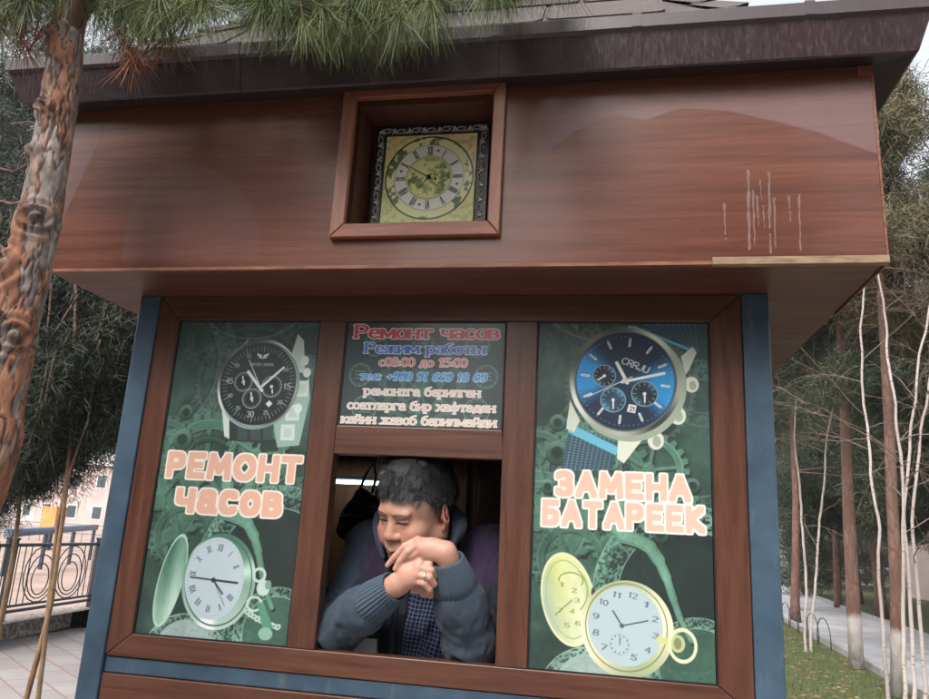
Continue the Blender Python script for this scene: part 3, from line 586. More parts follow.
    c.line([Q(660, 640), Q(672, 643)], .008, G1); c.ell(*Q(678, 644), .017, .020, (190, 198, 138)); c.ell(*Q(678, 644), .009, .013, (128, 142, 92)); c.ell(*Q(683, 646), .034, .040, (222, 226, 184), inner=.78)
    x0, zb = Q(555, 498); x1, _ = Q(692, 499)
    c.text('ЗАМЕНА', x0 + .006, x1 - .006, zb + .0134, .050, (236, 192, 170), .15, .165, (246, 240, 230), .0046, track=.30, pn=5.0)
    x0, zb = Q(541, 527); x1, _ = Q(706, 529)
    c.text('БАТАРЕЕК', x0 + .006, x1 - .006, zb + .0125, .050, (236, 192, 170), .15, .165, (246, 240, 230), .0046, track=.30, pn=5.0)
    return c
def notice():
    c = Canvas(-0.7255, -0.2695, 1.826, 2.121, 0.00085, (44, 58, 62)); n = fbm(c.X, c.Z, 9, 7, 4)[..., None]
    c.C[:] = np.array([46, 60, 64]) / 255. * (1 - n) + np.array([62, 84, 82]) / 255. * n
    mid = (-.497, 1.955)
    c.gear(mid[0], mid[1] - .01, .11, 24, .012, (74, 120, 102), .6, .12, 6, .1); c.gear(mid[0], mid[1] - .03, .06, 16, .012, (84, 134, 112), .55, .14, 5, .5)
    for (x, z, r) in ((-.675, 1.968, .033), (-.318, 1.968, .033), (-.64, 2.055, .034), (-.345, 2.055, .034), (-.655, 1.874, .036), (-.34, 1.872, .036), (-.50, 2.06, .03)):
        c.ell(x, z, r, r, (110, 160, 142), inner=.91, alpha=.75); c.ell(x, z, r * .8, r * .8, (100, 150, 132), inner=.95, alpha=.6)
        for k in range(3): c.line([(x - r * .45, z - r * .3 + k * r * .3), (x + r * .45, z - r * .3 + k * r * .3)], .0022, (108, 158, 140), .6)
        for k in range(12): c.line([pol(x, z, r * .8, k * 30), pol(x, z, r * .92, k * 30)], .001, (120, 170, 150), .6)
    W_ = (228, 230, 230); pale = (232, 214, 210)
    def ln(t, pxl, pyl, pxr, h, col, out, wt, sl=0.0, ow=.0018, tr=.14):
        x0, z0 = Q(pxl, pyl); x1, z1 = Q(pxr, pyl); c.text(t, x0, x1, z0, h, col, wt, wt * .62, out, ow, .12, sl, track=tr)
    ln('Ремонт часов', 355, 337, 498, .036, (216, 70, 84), (250, 232, 234), .105, 0, .0028)
    ln('Режим работы', 365, 352, 484, .028, (52, 112, 216), (226, 236, 250), .092, 0, .0022)
    ln('с08:00 до 15:00', 379, 365, 466, .0225, (222, 128, 130), (252, 240, 238), .09, 0, .0018)
    ln('тел: +998 91 669 18 69', 359, 379, 485, .0225, (34, 136, 222), (214, 236, 250), .09, .18, .0015)
    ln('ремонтга берилган', 364, 394, 479, .0235, (226, 196, 188), (252, 248, 244), .085, 0, .0014)
    ln('соатларга бир хафтадан', 347, 408, 494, .0235, (226, 196, 188), (252, 248, 244), .085, 0, .0014)
    ln('кейин жавоб берилмайди', 341, 422, 495, .0235, (230, 204, 188), (252, 248, 240), .085, 0, .0014)
    return c
def clock_face(x0, x1, z0, z1, cx, cz, R):
    c = Canvas(x0, x1, z0, z1, 0.0009, (176, 168, 92)); X, Z = c.X, c.Z; c.gain = 1.12; n = fbm(X, Z, 30, 11, 4); g = np.clip((z1 - Z) / (z1 - z0) * 1.3 - .15, 0, 1)[..., None]
    c.C[:] = np.array([230, 208, 140]) / 255. * (1 - g) + np.array([208, 214, 126]) / 255. * g
    sp = np.clip((fbm(X, Z, 90, 4, 3) - .5) * 4, 0, .45); c.put((slice(None), slice(None)), sp * .7, (130, 136, 76))
    c.ell(cx, cz, R, R, (236, 228, 166)); w = c.win(cx - R, cx + R, cz - R, cz + R); r = np.hypot(X[w] - cx, Z[w] - cz)
    a = np.arctan2(Z[w] - cz, X[w] - cx); tr = (np.clip((fbm(X[w], Z[w], 44, 21, 4) - .53) * 9, 0, 1)) * (r < R * .97) * (r > R * .74); c.put(w, tr * .8, (58, 84, 40))
    c.ell(cx, cz, R, R, (26, 28, 22), inner=.965); c.ell(cx, cz, R * .79, R * .79, (150, 156, 110)); c.ell(cx, cz, R * .775, R * .775, (228, 226, 214)); c.ell(cx, cz, R * .52, R * .52, (90, 110, 50))
    c.ell(cx, cz, R * .505, R * .505, (210, 212, 132)); c.ell(cx, cz, R * .44, R * .44, (224, 220, 148), inner=0)
    w = c.win(cx - R * .5, cx + R * .5, cz - R * .5, cz + R * .5); r = np.hypot(X[w] - cx, Z[w] - cz)
    tr = np.clip((fbm(X[w], Z[w], 62, 31, 4) - .5) * 8, 0, 1) * (r < R * .48) * (.35 + np.clip(np.abs(X[w] - cx) / R * 1.6, 0, .65)); c.put(w, tr * .85, (60, 92, 38))
    for k, rn in enumerate(('XII', 'I', 'II', 'III', 'IIII', 'V', 'VI', 'VII', 'VIII', 'IX', 'X', 'XI')):
        a = k * 30 - 1; q = pol(cx, cz, R * .545, a); s = R * .2; n_ = len(rn); ww = .0048 * n_ + .001; jobs = []
        ca, sa = math.cos(R_(a)), math.sin(R_(a)); tot = sum(GL[ch][0] + .25 for ch in rn) - .25; u = -tot / 2
        for ch in rn:
            gw, st, se = GL[ch]
            for pts in st:
                P = [((u + p[0]) * .0098, p[1] * s) for p in pts]; P = [(q[0] + x * ca + z * sa, q[1] - x * sa + z * ca) for x, z in P]; c.line(P, .0013, (44, 48, 40))
            u += gw + .25
    for a in (15, 105, 195, 285): c.ell(*pol(cx, cz, R * .66, a), .0035, .0035, (44, 48, 60))
    return c
def filigree(x0, x1, z0, z1, bw):
    """black frame with raised silver scrollwork, printed dial area left flat"""
    c = Canvas(x0, x1, z0, z1, 0.00085, (26, 24, 24)); W = x1 - x0; S = (190, 184, 170)
    def scroll(f):
        n = 7; L = 1.0 / n
        for i in range(n):
            s0 = (i + .5) * L; sg = 1 if i % 2 else -1
            P = [f(s0 + L * .46 * math.cos(t) * (1 - t / 11) , .5 + sg * .33 * math.sin(t) * (1 - t / 11)) for t in np.linspace(0, 7.5, 26)]; c.line(P, .0014, S)
            for k in (-1, 0, 1): c.line([f(s0 + L * .5, .25), f(s0 + L * (.5 + .16 * k), .8)], .0016, (210, 204, 190))
    scroll(lambda s, t: (x0 + .012 + s * (W - .024), z1 - bw * (.1 + .8 * t))); scroll(lambda s, t: (x0 + .012 + s * (W - .024), z0 + bw * (.1 + .8 * t)))
    scroll(lambda s, t: (x0 + bw * (.1 + .8 * t), z0 + .012 + s * (W - .024))); scroll(lambda s, t: (x1 - bw * (.1 + .8 * t), z0 + .012 + s * (W - .024)))
    c.H = (c.C.mean(-1) - .09) * 2.0; ins = (c.X > x0 + bw - .002) & (c.X < x1 - bw + .002) & (c.Z > z0 + bw - .002) & (c.Z < z1 - bw + .002); c.H[ins] = -1.5
    return c
# ------------------------------------------------------------------ the kiosk
K = tag(empty('kiosk', (-0.485, 0.75, 0)), 'small repair kiosk of reddish brown wood with blue steel corners and a shingled roof', 'kiosk')
# corner posts (steel tubes)
for x0, x1 in ((-1.388, -1.3225), (0.3465, 0.413)):
    for y0, y1 in ((-0.006, 0.062), (1.44, 1.506)):
        MB().box(x0, x1, y0, y1, 0.0, 2.199).build('corner_post', MAT['blue'], K, bevel=0.004)
MB().box(-1.322, 0.346, 0.006, 0.05, 1.139, 1.1795).build('cross_bar', MAT['blue'], K, bevel=0.003)
MB().box(-1.322, 0.346, 0.006, 0.05, 0.02, 0.08).build('cross_bar', MAT['blue'], K, bevel=0.003)
# walls
MB().box(-1.38, -1.33, 0.064, 1.438, 0.08, 2.197).build('side_wall', MAT['frame_v'], K)
MB().box(0.355, 0.405, 0.064, 1.438, 0.08, 2.197).build('side_wall', MAT['frame_v'], K)
MB().box(-1.32, 0.345, 1.445, 1.5, 0.08, 2.197).build('back_wall', MAT['frame_v'], K)
MB().box(-1.328, 0.353, 0.064, 1.44, 0.04, 0.11).build('floor_board', MAT['inside_dark'], K)
# the front frame: rails and stiles, mitre-cut at the corners
z0, z1, zt, zb = 1.1815, 1.2405, 2.1235, 2.1985
def rail(name, pts, m, y0=0.0, y1=0.045): return MB().prism_y(pts, y0, y1).build(name, MAT[m], K, bevel=0.0025)
rail('bottom_rail', [(-1.3205, z0), (.3445, z0), (.2655, z1), (-1.2505, z1)], 'frame_h')
rail('top_rail', [(-1.2505, zt), (.2655, zt), (.3445, zb), (-1.3205, zb)], 'frame_h')
rail('stile', [(-1.3213, z0 + .001), (-1.2513, z1 + .001), (-1.2513, zt - .001), (-1.3213, zb - .001)], 'frame_v')
rail('stile', [(.3453, z0 + .001), (.3453, zb - .001), (.2663, zt - .001), (.2663, z1 + .001)], 'frame_v')
rail('stile', [(-.8055, z1 + .0008), (-.7295, z1 + .0008), (-.7275, zt - .0008), (-.8055, zt - .0008)], 'frame_v', -.0005)
rail('stile', [(-.2595, z1 + .0008), (-.1815, z1 + .0008), (-.1815, zt - .0008), (-.2675, zt - .0008)], 'frame_v', -.0005)
rail('mid_rail', [(-.7285, 1.7455), (-.2603, 1.7455), (-.2668, 1.8232), (-.7278, 1.8232)], 'frame_h')
# black bead round each poster opening
def bead(x0, x1, z0, z1, t=0.0035):
    b = MB(); y0, y1 = 0.0035, 0.02
    b.box(x0, x1, y0, y1, z0, z0 + t).box(x0, x1, y0, y1, z1 - t, z1).box(x0, x0 + t, y0, y1, z0 + t, z1 - t).box(x1 - t, x1, y0, y1, z0 + t, z1 - t)
    b.build('glazing_bead', MAT['black'], K)
bead(-1.2513, -.8057, 1.2407, 2.1233); bead(-.1813, .2661, 1.2407, 2.1233); bead(-.7274, -.2676, 1.8234, 2.1233)
# lower front panel
lz0, lz1 = 0.085, 1.1375
for nm, p, m in (('lower_rail', [(-1.3205, lz1 - .075), (.3445, lz1 - .075), (.3445, lz1), (-1.3205, lz1)], 'frame_h'),
                 ('lower_rail', [(-1.3205, lz0), (.3445, lz0), (.3445, lz0 + .08), (-1.3205, lz0 + .08)], 'frame_h'),
                 ('lower_stile', [(-1.3205, lz0 + .081), (-1.2505, lz0 + .081), (-1.2505, lz1 - .076), (-1.3205, lz1 - .076)], 'frame_v'),
                 ('lower_stile', [(.2655, lz0 + .081), (.3445, lz0 + .081), (.3445, lz1 - .076), (.2655, lz1 - .076)], 'frame_v')):
    rail(nm, p, m)
MB().box(-1.2503, .2653, .012, .04, lz0 + .081, lz1 - .077).build('lower_panel', MAT['header'], K)
# counter inside the window, ceiling and inner lining
MB().box(-1.25, .30, .047, .46, 1.180, 1.215).build('counter', MAT['chipboard'], K, bevel=0.002)
MB().box(-1.327, .352, .07, 1.40, 2.16, 2.19).build('ceiling_panel', MAT['inside_dark'], K)
MB().box(-1.24, -.60, 1.16, 1.18, .12, 2.155).build('inner_panel', MAT['chipboard'], K)
MB().box(-.595, -.555, 1.11, 1.17, .12, 2.155).build('inner_post', MAT['chipboard'], K)
MB().box(-.55, .34, 1.13, 1.15, .12, 2.155).build('inner_panel', MAT['chipboard'], K)
MB().box(-.52, -.505, 1.122, 1.129, .12, 2.15).box(-.37, -.358, 1.122, 1.129, .12, 2.15).build('panel_batten', MAT['inside_dark'], K)
MB().box(-.504, -.371, 1.098, 1.129, .5, 2.12).build('locker_door', MAT['niche_in'], K, bevel=.003)

# header box with the clock niche cut through its face
HX0, HX1, HY, HZ0, HZ1 = -1.535, 0.6215, -0.229, 2.2025, 2.700
NX0, NX1, NZ0, NZ1 = -.672, -.291, 2.309, 2.680
b = MB(); xs = [HX0, NX0, NX1, HX1]; zs = [HZ0, NZ0, NZ1, HZ1]; vs = [(x, y, z) for y in (HY, HY + .018) for z in zs for x in xs]
fs = []
for j in range(3):
    for i in range(3):
        if i == 1 and j == 1: continue
        a = j * 4 + i; fs += [(a, a + 1, a + 5, a + 4), (16 + a, 16 + a + 4, 16 + a + 5, 16 + a + 1)]
rim = [0, 1, 2, 3, 7, 11, 15, 14, 13, 12, 8, 4]
fs += [(rim[(k + 1) % 12], rim[k], rim[k] + 16, rim[(k + 1) % 12] + 16) for k in range(12)]
b.add(vs, fs).build('header_front', MAT['header'], K)
MB().box(HX1 - .018, HX1 - .0005, HY + .0185, 1.62, HZ0, HZ1).build('header_side', MAT['header'], K)
MB().box(HX0 + .0005, HX0 + .018, HY + .0185, 1.62, HZ0, HZ1).build('header_side', MAT['header'], K)
MB().box(HX0 + .002, HX1 - .002, HY + .001, 1.62, HZ0 - .0035, HZ0 - .0005).build('underside', MAT['underside'], K)
MB().box(HX0 + .002, HX1 - .002, HY + .02, 1.62, HZ1 - .016, HZ1 - .001).build('header_top', MAT['inside_dark'], K)
MB().box(HX0 - .002, .243, HY - .004, HY + .010, HZ0 - .0085, HZ0 + .0005).build('edge_band', MAT['edging2'], K, bevel=.0008)
MB().box(.2435, HX1 + .003, HY - .009, HY + .012, HZ0 - .010, HZ0 + .0085).build('edge_strip', MAT['edging'], K, bevel=.0012)
MB().box(HX1 - .001, HX1 + .004, HY - .003, HY + .02, HZ0 + .0095, HZ1 - .002).build('edge_band', MAT['edging2'], K, bevel=.0008)
MB().box(HX1 + .0005, HX1 + .005, HY + .021, .18, HZ0 - .008, HZ0 + .004).build('edge_band', MAT['edging2'], K)
MB().box(HX1 - .03, HX1 + .002, HY - .006, HY - .0005, HZ1 - .026, HZ1 - .003).build('corner_block', MAT['niche_h'], K)
# niche lining and moulding
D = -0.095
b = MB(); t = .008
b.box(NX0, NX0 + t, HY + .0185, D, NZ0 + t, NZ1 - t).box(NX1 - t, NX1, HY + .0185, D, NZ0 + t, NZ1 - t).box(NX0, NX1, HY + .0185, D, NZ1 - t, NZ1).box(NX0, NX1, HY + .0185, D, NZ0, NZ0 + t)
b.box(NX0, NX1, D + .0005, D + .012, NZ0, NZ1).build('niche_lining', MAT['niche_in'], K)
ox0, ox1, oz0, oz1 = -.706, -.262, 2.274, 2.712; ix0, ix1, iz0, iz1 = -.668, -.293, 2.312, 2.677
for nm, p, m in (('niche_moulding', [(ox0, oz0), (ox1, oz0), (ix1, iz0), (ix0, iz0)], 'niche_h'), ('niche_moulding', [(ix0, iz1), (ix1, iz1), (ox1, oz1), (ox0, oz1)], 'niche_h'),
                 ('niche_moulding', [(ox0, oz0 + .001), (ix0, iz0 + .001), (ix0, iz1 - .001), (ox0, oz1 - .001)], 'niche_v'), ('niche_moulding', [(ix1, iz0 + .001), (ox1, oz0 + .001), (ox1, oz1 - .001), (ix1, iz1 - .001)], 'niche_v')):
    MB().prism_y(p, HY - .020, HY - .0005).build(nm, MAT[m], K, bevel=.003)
# lime runs on the header
rn = random.Random(5); b = MB()
for (px, y0, y1, w) in ((724, 203, 240, 1.0), (748, 170, 250, 1.6), (753, 190, 246, 1.0), (757, 196, 226, .9), (769, 172, 254, 1.6), (774, 198, 250, 1.1), (789, 196, 222, .9), (799, 194, 251, 1.1), (760, 180, 200, .7), (763, 205, 228, .8)):
    n = 16; P = []
    for k in range(n + 1):
        y = y0 + (y1 - y0) * k / n; p = at(px + 1.6 * k / n + rn.uniform(-.5, .5), y, HY - .0016); ww = w * .0022 * (1.3 - .7 * k / n) * rn.uniform(.45, 1.3); P.append((p[0], p[2], ww))
    vs = []; 
    for (x, z, ww) in P: vs += [(x - ww, HY - .0016, z), (x + ww, HY - .0016, z)]
    fs = [(2 * k, 2 * k + 2, 2 * k + 3, 2 * k + 1) for k in range(n) if rn.random() > .03]
    b.add(vs, fs)
for k in range(26):
    p = at(rn.uniform(600, 820), rn.uniform(150, 250), HY - .0016); r = rn.uniform(.0008, .0022); b.add([(p[0] + r * math.cos(q), HY - .0016, p[2] + r * math.sin(q)) for q in (0, 1.2, 2.5, 3.8, 5)], [(0, 1, 2, 3, 4)])
n = NM('lime_residue', .8); v = n.map(); f = n.noise(v, 90, 3); n.base(n.ramp(f, [(.3, rgb(128, 96, 90)), (.7, rgb(164, 138, 134))])); n.b.inputs['Alpha'].default_value = 0.5
o = b.build('lime_stain', n.m, K); o['label'] = 'pale dried water runs near the right end of the header'

# sky reflection painted as pale film: curved area at the right, smaller ones left
def reflection_patch(name, poly, x0, x1, z0, z1, label, strength):
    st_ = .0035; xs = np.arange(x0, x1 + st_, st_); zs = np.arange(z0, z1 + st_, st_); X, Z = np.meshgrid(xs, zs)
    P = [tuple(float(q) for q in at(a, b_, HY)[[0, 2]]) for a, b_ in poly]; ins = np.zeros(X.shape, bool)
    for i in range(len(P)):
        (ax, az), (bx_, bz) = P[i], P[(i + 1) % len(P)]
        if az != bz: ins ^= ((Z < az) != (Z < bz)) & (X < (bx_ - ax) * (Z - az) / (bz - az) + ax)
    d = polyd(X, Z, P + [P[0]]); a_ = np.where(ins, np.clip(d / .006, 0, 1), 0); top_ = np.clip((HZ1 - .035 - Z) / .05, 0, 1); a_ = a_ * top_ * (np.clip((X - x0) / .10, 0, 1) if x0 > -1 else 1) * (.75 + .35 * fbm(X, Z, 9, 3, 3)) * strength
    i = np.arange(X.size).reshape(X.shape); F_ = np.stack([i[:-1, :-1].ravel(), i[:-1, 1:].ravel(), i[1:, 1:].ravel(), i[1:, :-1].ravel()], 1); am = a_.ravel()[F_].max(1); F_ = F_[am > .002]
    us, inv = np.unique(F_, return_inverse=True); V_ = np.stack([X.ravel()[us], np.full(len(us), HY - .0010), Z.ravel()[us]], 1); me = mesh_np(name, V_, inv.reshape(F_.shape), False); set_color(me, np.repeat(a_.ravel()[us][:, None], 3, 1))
    n = NM('reflection_tint', .45); n.base(rgb(140, 112, 112)); bw_ = n.t.nodes.new('ShaderNodeRGBToBW'); n.L(n.attr('print'), bw_.inputs[0]); n.L(bw_.outputs[0], n.b.inputs['Alpha']); o = link(name, me, K, [n.m]); o['label'] = label
reflection_patch('painted_reflection', [(498, 228), (512, 205), (530, 178), (552, 150), (580, 130), (612, 117), (645, 122), (680, 110), (725, 112), (770, 122), (815, 133), (850, 146), (883, 158), (880, 70), (500, 70)], -.24, .6195, 2.24, 2.698, 'painted pale lilac reflection with a curved lower edge on the right of the header', .46)
reflection_patch('painted_reflection', [(52, 262), (62, 225), (80, 185), (97, 150), (112, 112), (118, 96), (70, 90), (40, 200)], -1.533, -1.36, 2.21, 2.698, 'painted pale reflection at the left end of the header', .38)
reflection_patch('painted_reflection', [(120, 262), (128, 215), (145, 180), (175, 160), (215, 168), (250, 200), (270, 262)], -1.40, -.90, 2.205, 2.60, 'faint painted reflection low on the left of the header', .13)
# eaves: fascia gutter swept round the roof
def ring(x0, x1, y0, y1, z): return [(x0, y0, z), (x1, y0, z), (x1, y1, z), (x0, y1, z)]
prof = [ring(-1.655, .520, -.235, 1.70, 2.812), ring(-1.722, .738, -.318, 1.78, 2.822), ring(-1.725, .741, -.322, 1.785, 2.818), ring(-1.725, .741, -.322, 1.785, 2.784), ring(-1.716, .732, -.312, 1.773, 2.778), ring(-1.672, .706, -.290, 1.74, 2.693), ring(-1.66, .70, -.284, 1.73, 2.690)]
b = MB(); vs = [v for r in prof for v in r]; fs = []
for r in range(len(prof) - 1):
    for k in range(4): fs.append((r * 4 + k, (r + 1) * 4 + k, (r + 1) * 4 + (k + 1) % 4, r * 4 + (k + 1) % 4))
b.add(vs, fs).build('gutter', MAT['gutter'], K)
b = MB(); vs = prof[-1] + [(x, y, 2.7025) for x, y, z in ring(-1.53, .62, -.226, 1.6, 0)]
b.add([(x, y, z + .0002) for x, y, z in vs], [(k, 4 + k, 4 + (k + 1) % 4, (k + 1) % 4) for k in range(4)] + [(4, 7, 6, 5)]).build('soffit', MAT['soffit'], K)
for x in (-.287, .068, .468, -1.0):
    w_ = .011; P = [(-.322, 2.824), (-.3245, 2.818), (-.3245, 2.784), (-.3145, 2.777), (-.2925, 2.692), (-.286, 2.6885)]
    b = MB(); vs = [(x + s_ * w_, y, z) for y, z in P for s_ in (-1, 1)] + [(x + s_ * w_, y + .01, z) for y, z in P for s_ in (-1, 1)]
    n_ = len(P); fs = [(2 * i, 2 * i + 1, 2 * i + 3, 2 * i + 2) for i in range(n_ - 1)] + [(2 * i, 2 * i + 2, 2 * n_ + 2 * i + 2, 2 * n_ + 2 * i) for i in range(n_ - 1)] + [(2 * i + 1, 2 * n_ + 2 * i + 1, 2 * n_ + 2 * i + 3, 2 * i + 3) for i in range(n_ - 1)]
    b.add(vs, fs).build('gutter_clip', MAT['gutter'], K)
# hipped roof
rx0, rx1, ry0, ry1, rz = -1.66, .513, -.24, 1.70, 2.815; SL = 1.15; hh = (ry1 - ry0) / 2; rid = rz + hh * SL
b = MB(); A = [(rx0, ry0, rz), (rx1, ry0, rz), (rx1, ry1, rz), (rx0, ry1, rz), (rx0 + hh, ry0 + hh, rid), (rx1 - hh, ry0 + hh, rid)]
b.add(A, [(0, 1, 5, 4), (1, 2, 5), (2, 3, 4, 5), (3, 0, 4), (3, 2, 1, 0)], 0)
def tabs(origin, du, dv, nrm, length, vlen, seed):
    rn = random.Random(seed); row = 0; v = 0.0; ex = .235
    while v < vlen - .03:
        u = -rn.uniform(0, .2) + (row % 2) * .1
        while u < length:
            wd = rn.choice((.24, .28, .31, .35)); lift = .008 + rn.uniform(0, .002); g_ = .008; a, c_ = u + g_, u + wd - g_; drop = rn.choice((0, 0, .012))
            lo, hi = v + .004 - drop + .012, v + ex + .012
            if a > v * .656 - .03 and c_ < length - v * .656 + .03:
                cr_ = .026; P = [(a, hi), (a, lo + cr_), (a + cr_ * .4, lo + cr_ * .35), (a + cr_, lo), (c_ - cr_, lo), (c_ - cr_ * .4, lo + cr_ * .35), (c_, lo + cr_), (c_, hi)]
                tp = [origin + du * p[0] + dv * p[1] + nrm * (lift if p[1] < hi - .001 else .004) for p in P]; bt = [q - nrm * .006 for q in tp]; n_ = len(P)
                b.add([tuple(q) for q in tp] + [tuple(q) for q in bt], [tuple(range(n_))] + [(i, i + n_, (i + 1) % n_ + n_, (i + 1) % n_) for i in range(n_)], 0)
            u += wd
        v += ex; row += 1
dv = Vector((0, 1, SL)).normalized(); k_ = math.sqrt(1 + SL * SL)
def tabs_face(o, du, inward):
    dvv = (inward + Vector((0, 0, SL))); # one metre of run
    nn = du.cross(dvv).normalized(); tabs(Vector(o), du, dvv.normalized() , nn, (rx1 - rx0) if abs(du.x) > .5 else (ry1 - ry0), hh * k_, 3 if abs(du.x) > .5 else 4)
tabs_face((rx0, ry0, rz), Vector((1, 0, 0)), Vector((0, 1, 0))); tabs_face((rx1, ry0, rz), Vector((0, 1, 0)), Vector((-1, 0, 0)))
for (p, q) in ((A[1], A[5]), (A[0], A[4])):
    p, q = Vector(p), Vector(q); L = (q - p).length; n_ = int(L / .13); d = (q - p).normalized(); sgn = 1 if d.x < 0 else -1
    l1 = Vector((-.07 * sgn, 0, 0)); l2 = Vector((0, .07, 0))
    for i in range(n_):
        a = p + d * (i * .13 - .01); c_ = p + d * (i * .13 + .135); up1, up2 = Vector((0, 0, .030)), Vector((0, 0, .016))
        b.add([tuple(a + l1 + up1 * .6), tuple(a + up1), tuple(a + l2 + up1 * .6), tuple(c_ + l1 + up2 * .5), tuple(c_ + up2), tuple(c_ + l2 + up2 * .5), tuple(a + l1 + up1 * .2), tuple(a + l2 + up1 * .2)], [(0, 1, 4, 3), (1, 2, 5, 4), (0, 6, 1), (1, 7, 2)], 0)
b.build('roof', [MAT['shingle'], MAT['soffit']], K)

# ------------------------------------------------------------------ posters, notice board, clock
def board(canvas, name, label, cat, y=0.0075, m='print'):
    me = canvas.mesh(name, y, 0.006); c_ = Vector(((canvas.x0 + canvas.x1) / 2, y, canvas.z0)); me.transform(Matrix.Translation(-c_))
    o = link(name, me, None, [MAT[m]]); o.location = c_; return tag(o, label, cat)
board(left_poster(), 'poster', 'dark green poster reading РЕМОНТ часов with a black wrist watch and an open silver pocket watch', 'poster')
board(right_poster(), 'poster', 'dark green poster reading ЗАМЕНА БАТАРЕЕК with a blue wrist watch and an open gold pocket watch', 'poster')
board(notice(), 'notice_board', 'dark notice above the window with opening hours and a phone number in coloured lettering', 'notice')

cx_, cz_ = [float(v) for v in (at(431, 181, -.112)[0], at(431, 181, -.112)[2])]
CKX0, CKX1 = cx_ - .171, cx_ + .158; CKZ1 = 2.669; CKZ0 = CKZ1 - .335; CY = -.112; bw = .034
CK = tag(empty('wall_clock', ((CKX0 + CKX1) / 2, CY, CKZ0)), 'square clock with black and silver scrollwork frame and yellow green Roman dial in niche', 'clock')
fr = filigree(CKX0, CKX1, CKZ0, CKZ1, bw); link('frame', fr.mesh('frame', CY, .014, .0022), CK, [M_print('scrollwork', .35, .2)])
dx0, dx1, dz0, dz1 = CKX0 + bw, CKX1 - bw, CKZ0 + bw - .010, CKZ1 - bw; rr = min(dx1 - dx0, dz1 - dz0) / 2 - .004; dcx, dcz = (dx0 + dx1) / 2, dz1 - rr - .004
fc = clock_face(dx0, dx1, dz0, dz1, dcx, dcz, rr); link('dial', fc.mesh('dial', CY - .0015, .003), CK, [MAT['dial']])
def hand(a, L, w0, name):
    b = MB(); d = Vector((math.sin(R_(a)), 0, math.cos(R_(a)))); s_ = Vector((d.z, 0, -d.x)); o = Vector((dcx, CY - .006, dcz))
    P = [o - d * .012 - s_ * w0, o - d * .012 + s_ * w0, o + d * L * .8 + s_ * w0 * .9, o + d * L, o + d * L * .8 - s_ * w0 * .9]
    b.add([tuple(p) for p in P] + [tuple(p + Vector((0, .0012, 0))) for p in P], [tuple(range(5)), (9, 8, 7, 6, 5)] + [(i, i + 5, (i + 1) % 5 + 5, (i + 1) % 5) for i in range(5)]); b.build(name, MAT['black'], CK)
hand(-60, .074, .0011, 'minute_hand'); hand(218, .052, .0010, 'hour_hand')
b = MB(); b.tube([(dcx, CY - .008, dcz), (dcx, CY - .002, dcz)], .0058, 16); b.tube([(dcx + .019, CY - .006, dcz - .006), (dcx + .019, CY - .002, dcz - .006)], .0035, 12); b.build('hand_boss', MAT['black'], CK)

# ------------------------------------------------------------------ things inside the kiosk
tl = tag(empty('tube_lamp', (-.93, .95, 1.74)), 'lit fluorescent tube lamp inside the kiosk behind the window', 'lamp')
MB().box(-1.20, -.66, .955, .985, 1.7375, 1.752).build('lamp_housing', MAT['dark_metal'], tl, bevel=.003)
n = NM('lit_tube', .4); n.base((1, 1, 1, 1)); n.b.inputs['Emission Color'].default_value = (.86, 1.0, .93, 1); n.b.inputs['Emission Strength'].default_value = 4.0
MB().tube([(-1.185, .952, 1.729), (-.675, .952, 1.729)], .0075, 14).build('tube', n.m, tl)
MB().tube([(-1.20, .952, 1.729), (-1.185, .952, 1.729)], .011, 12).build('end_cap', MAT['white_plastic'], tl)
MB().tube([(-.675, .952, 1.729), (-.66, .952, 1.729)], .011, 12).build('end_cap', MAT['white_plastic'], tl)
# ------------------------------------------------------------------ ground
def sheet(name, pts, z, m, kind='structure'):
    b = MB(); b.add([(x, y, z) for x, y in pts], [tuple(range(len(pts)))]); o = b.build(name, m); o['kind'] = kind; return o
def _lawn():
    n = NM('lawn_soil', .95); v = n.map(); a = n.noise(v, 1.3, 5, .65); f = n.noise(v, 34, 4, .7)
    c = n.ramp(a, [(.34, rgb(66, 62, 42)), (.5, rgb(58, 70, 36)), (.66, rgb(72, 84, 44))]); c = n.mix(n.ramp(f, [(.45, 0.0), (.72, .75)]), c, rgb(112, 98, 70))
    n.base(c); n.bump(f, .6, .02); return n.m
MAT['lawn'] = _lawn()
def _paving():
    n = NM('pale_paving', .8); v = n.map((1, 1, 1), (0, 0, R_(38)))
    br = n.t.nodes.new('ShaderNodeTexBrick'); n.L(v, br.inputs['Vector']); br.inputs['Scale'].default_value = 1.0
    br.inputs['Color1'].default_value = rgb(164, 158, 156); br.inputs['Color2'].default_value = rgb(148, 143, 142); br.inputs['Mortar'].default_value = rgb(150, 112, 102)
    br.inputs['Mortar Size'].default_value = .012; br.inputs['Brick Width'].default_value = .6; br.inputs['Row Height'].default_value = .3; br.inputs['Mortar Smooth'].default_value = .3
    a = n.noise(n.map(), 2.2, 5, .6); c = n.mix(n.ramp(a, [(.4, 0.0), (.7, .5)]), br.outputs['Color'], rgb(140, 132, 128)); n.base(c); n.bump(br.outputs['Fac'], -.2, .003); return n.m
MAT['paving'] = _paving()
def _path():
    n = NM('concrete_path', .85); a = n.noise(n.map(), 1.1, 6, .6); f = n.noise(n.map(), 60, 3); c = n.ramp(a, [(.35, rgb(142, 140, 142)), (.65, rgb(172, 170, 172))])
    c = n.mix(n.ramp(f, [(.5, 0.0), (.8, .35)]), c, rgb(110, 106, 106)); n.base(c); n.bump(f, .2, .003); return n.m
MAT['path'] = _path()
MAT['brick_ground'] = M_noise('reddish_paving', rgb(140, 116, 104), rgb(166, 144, 132), .7, .85, .1)
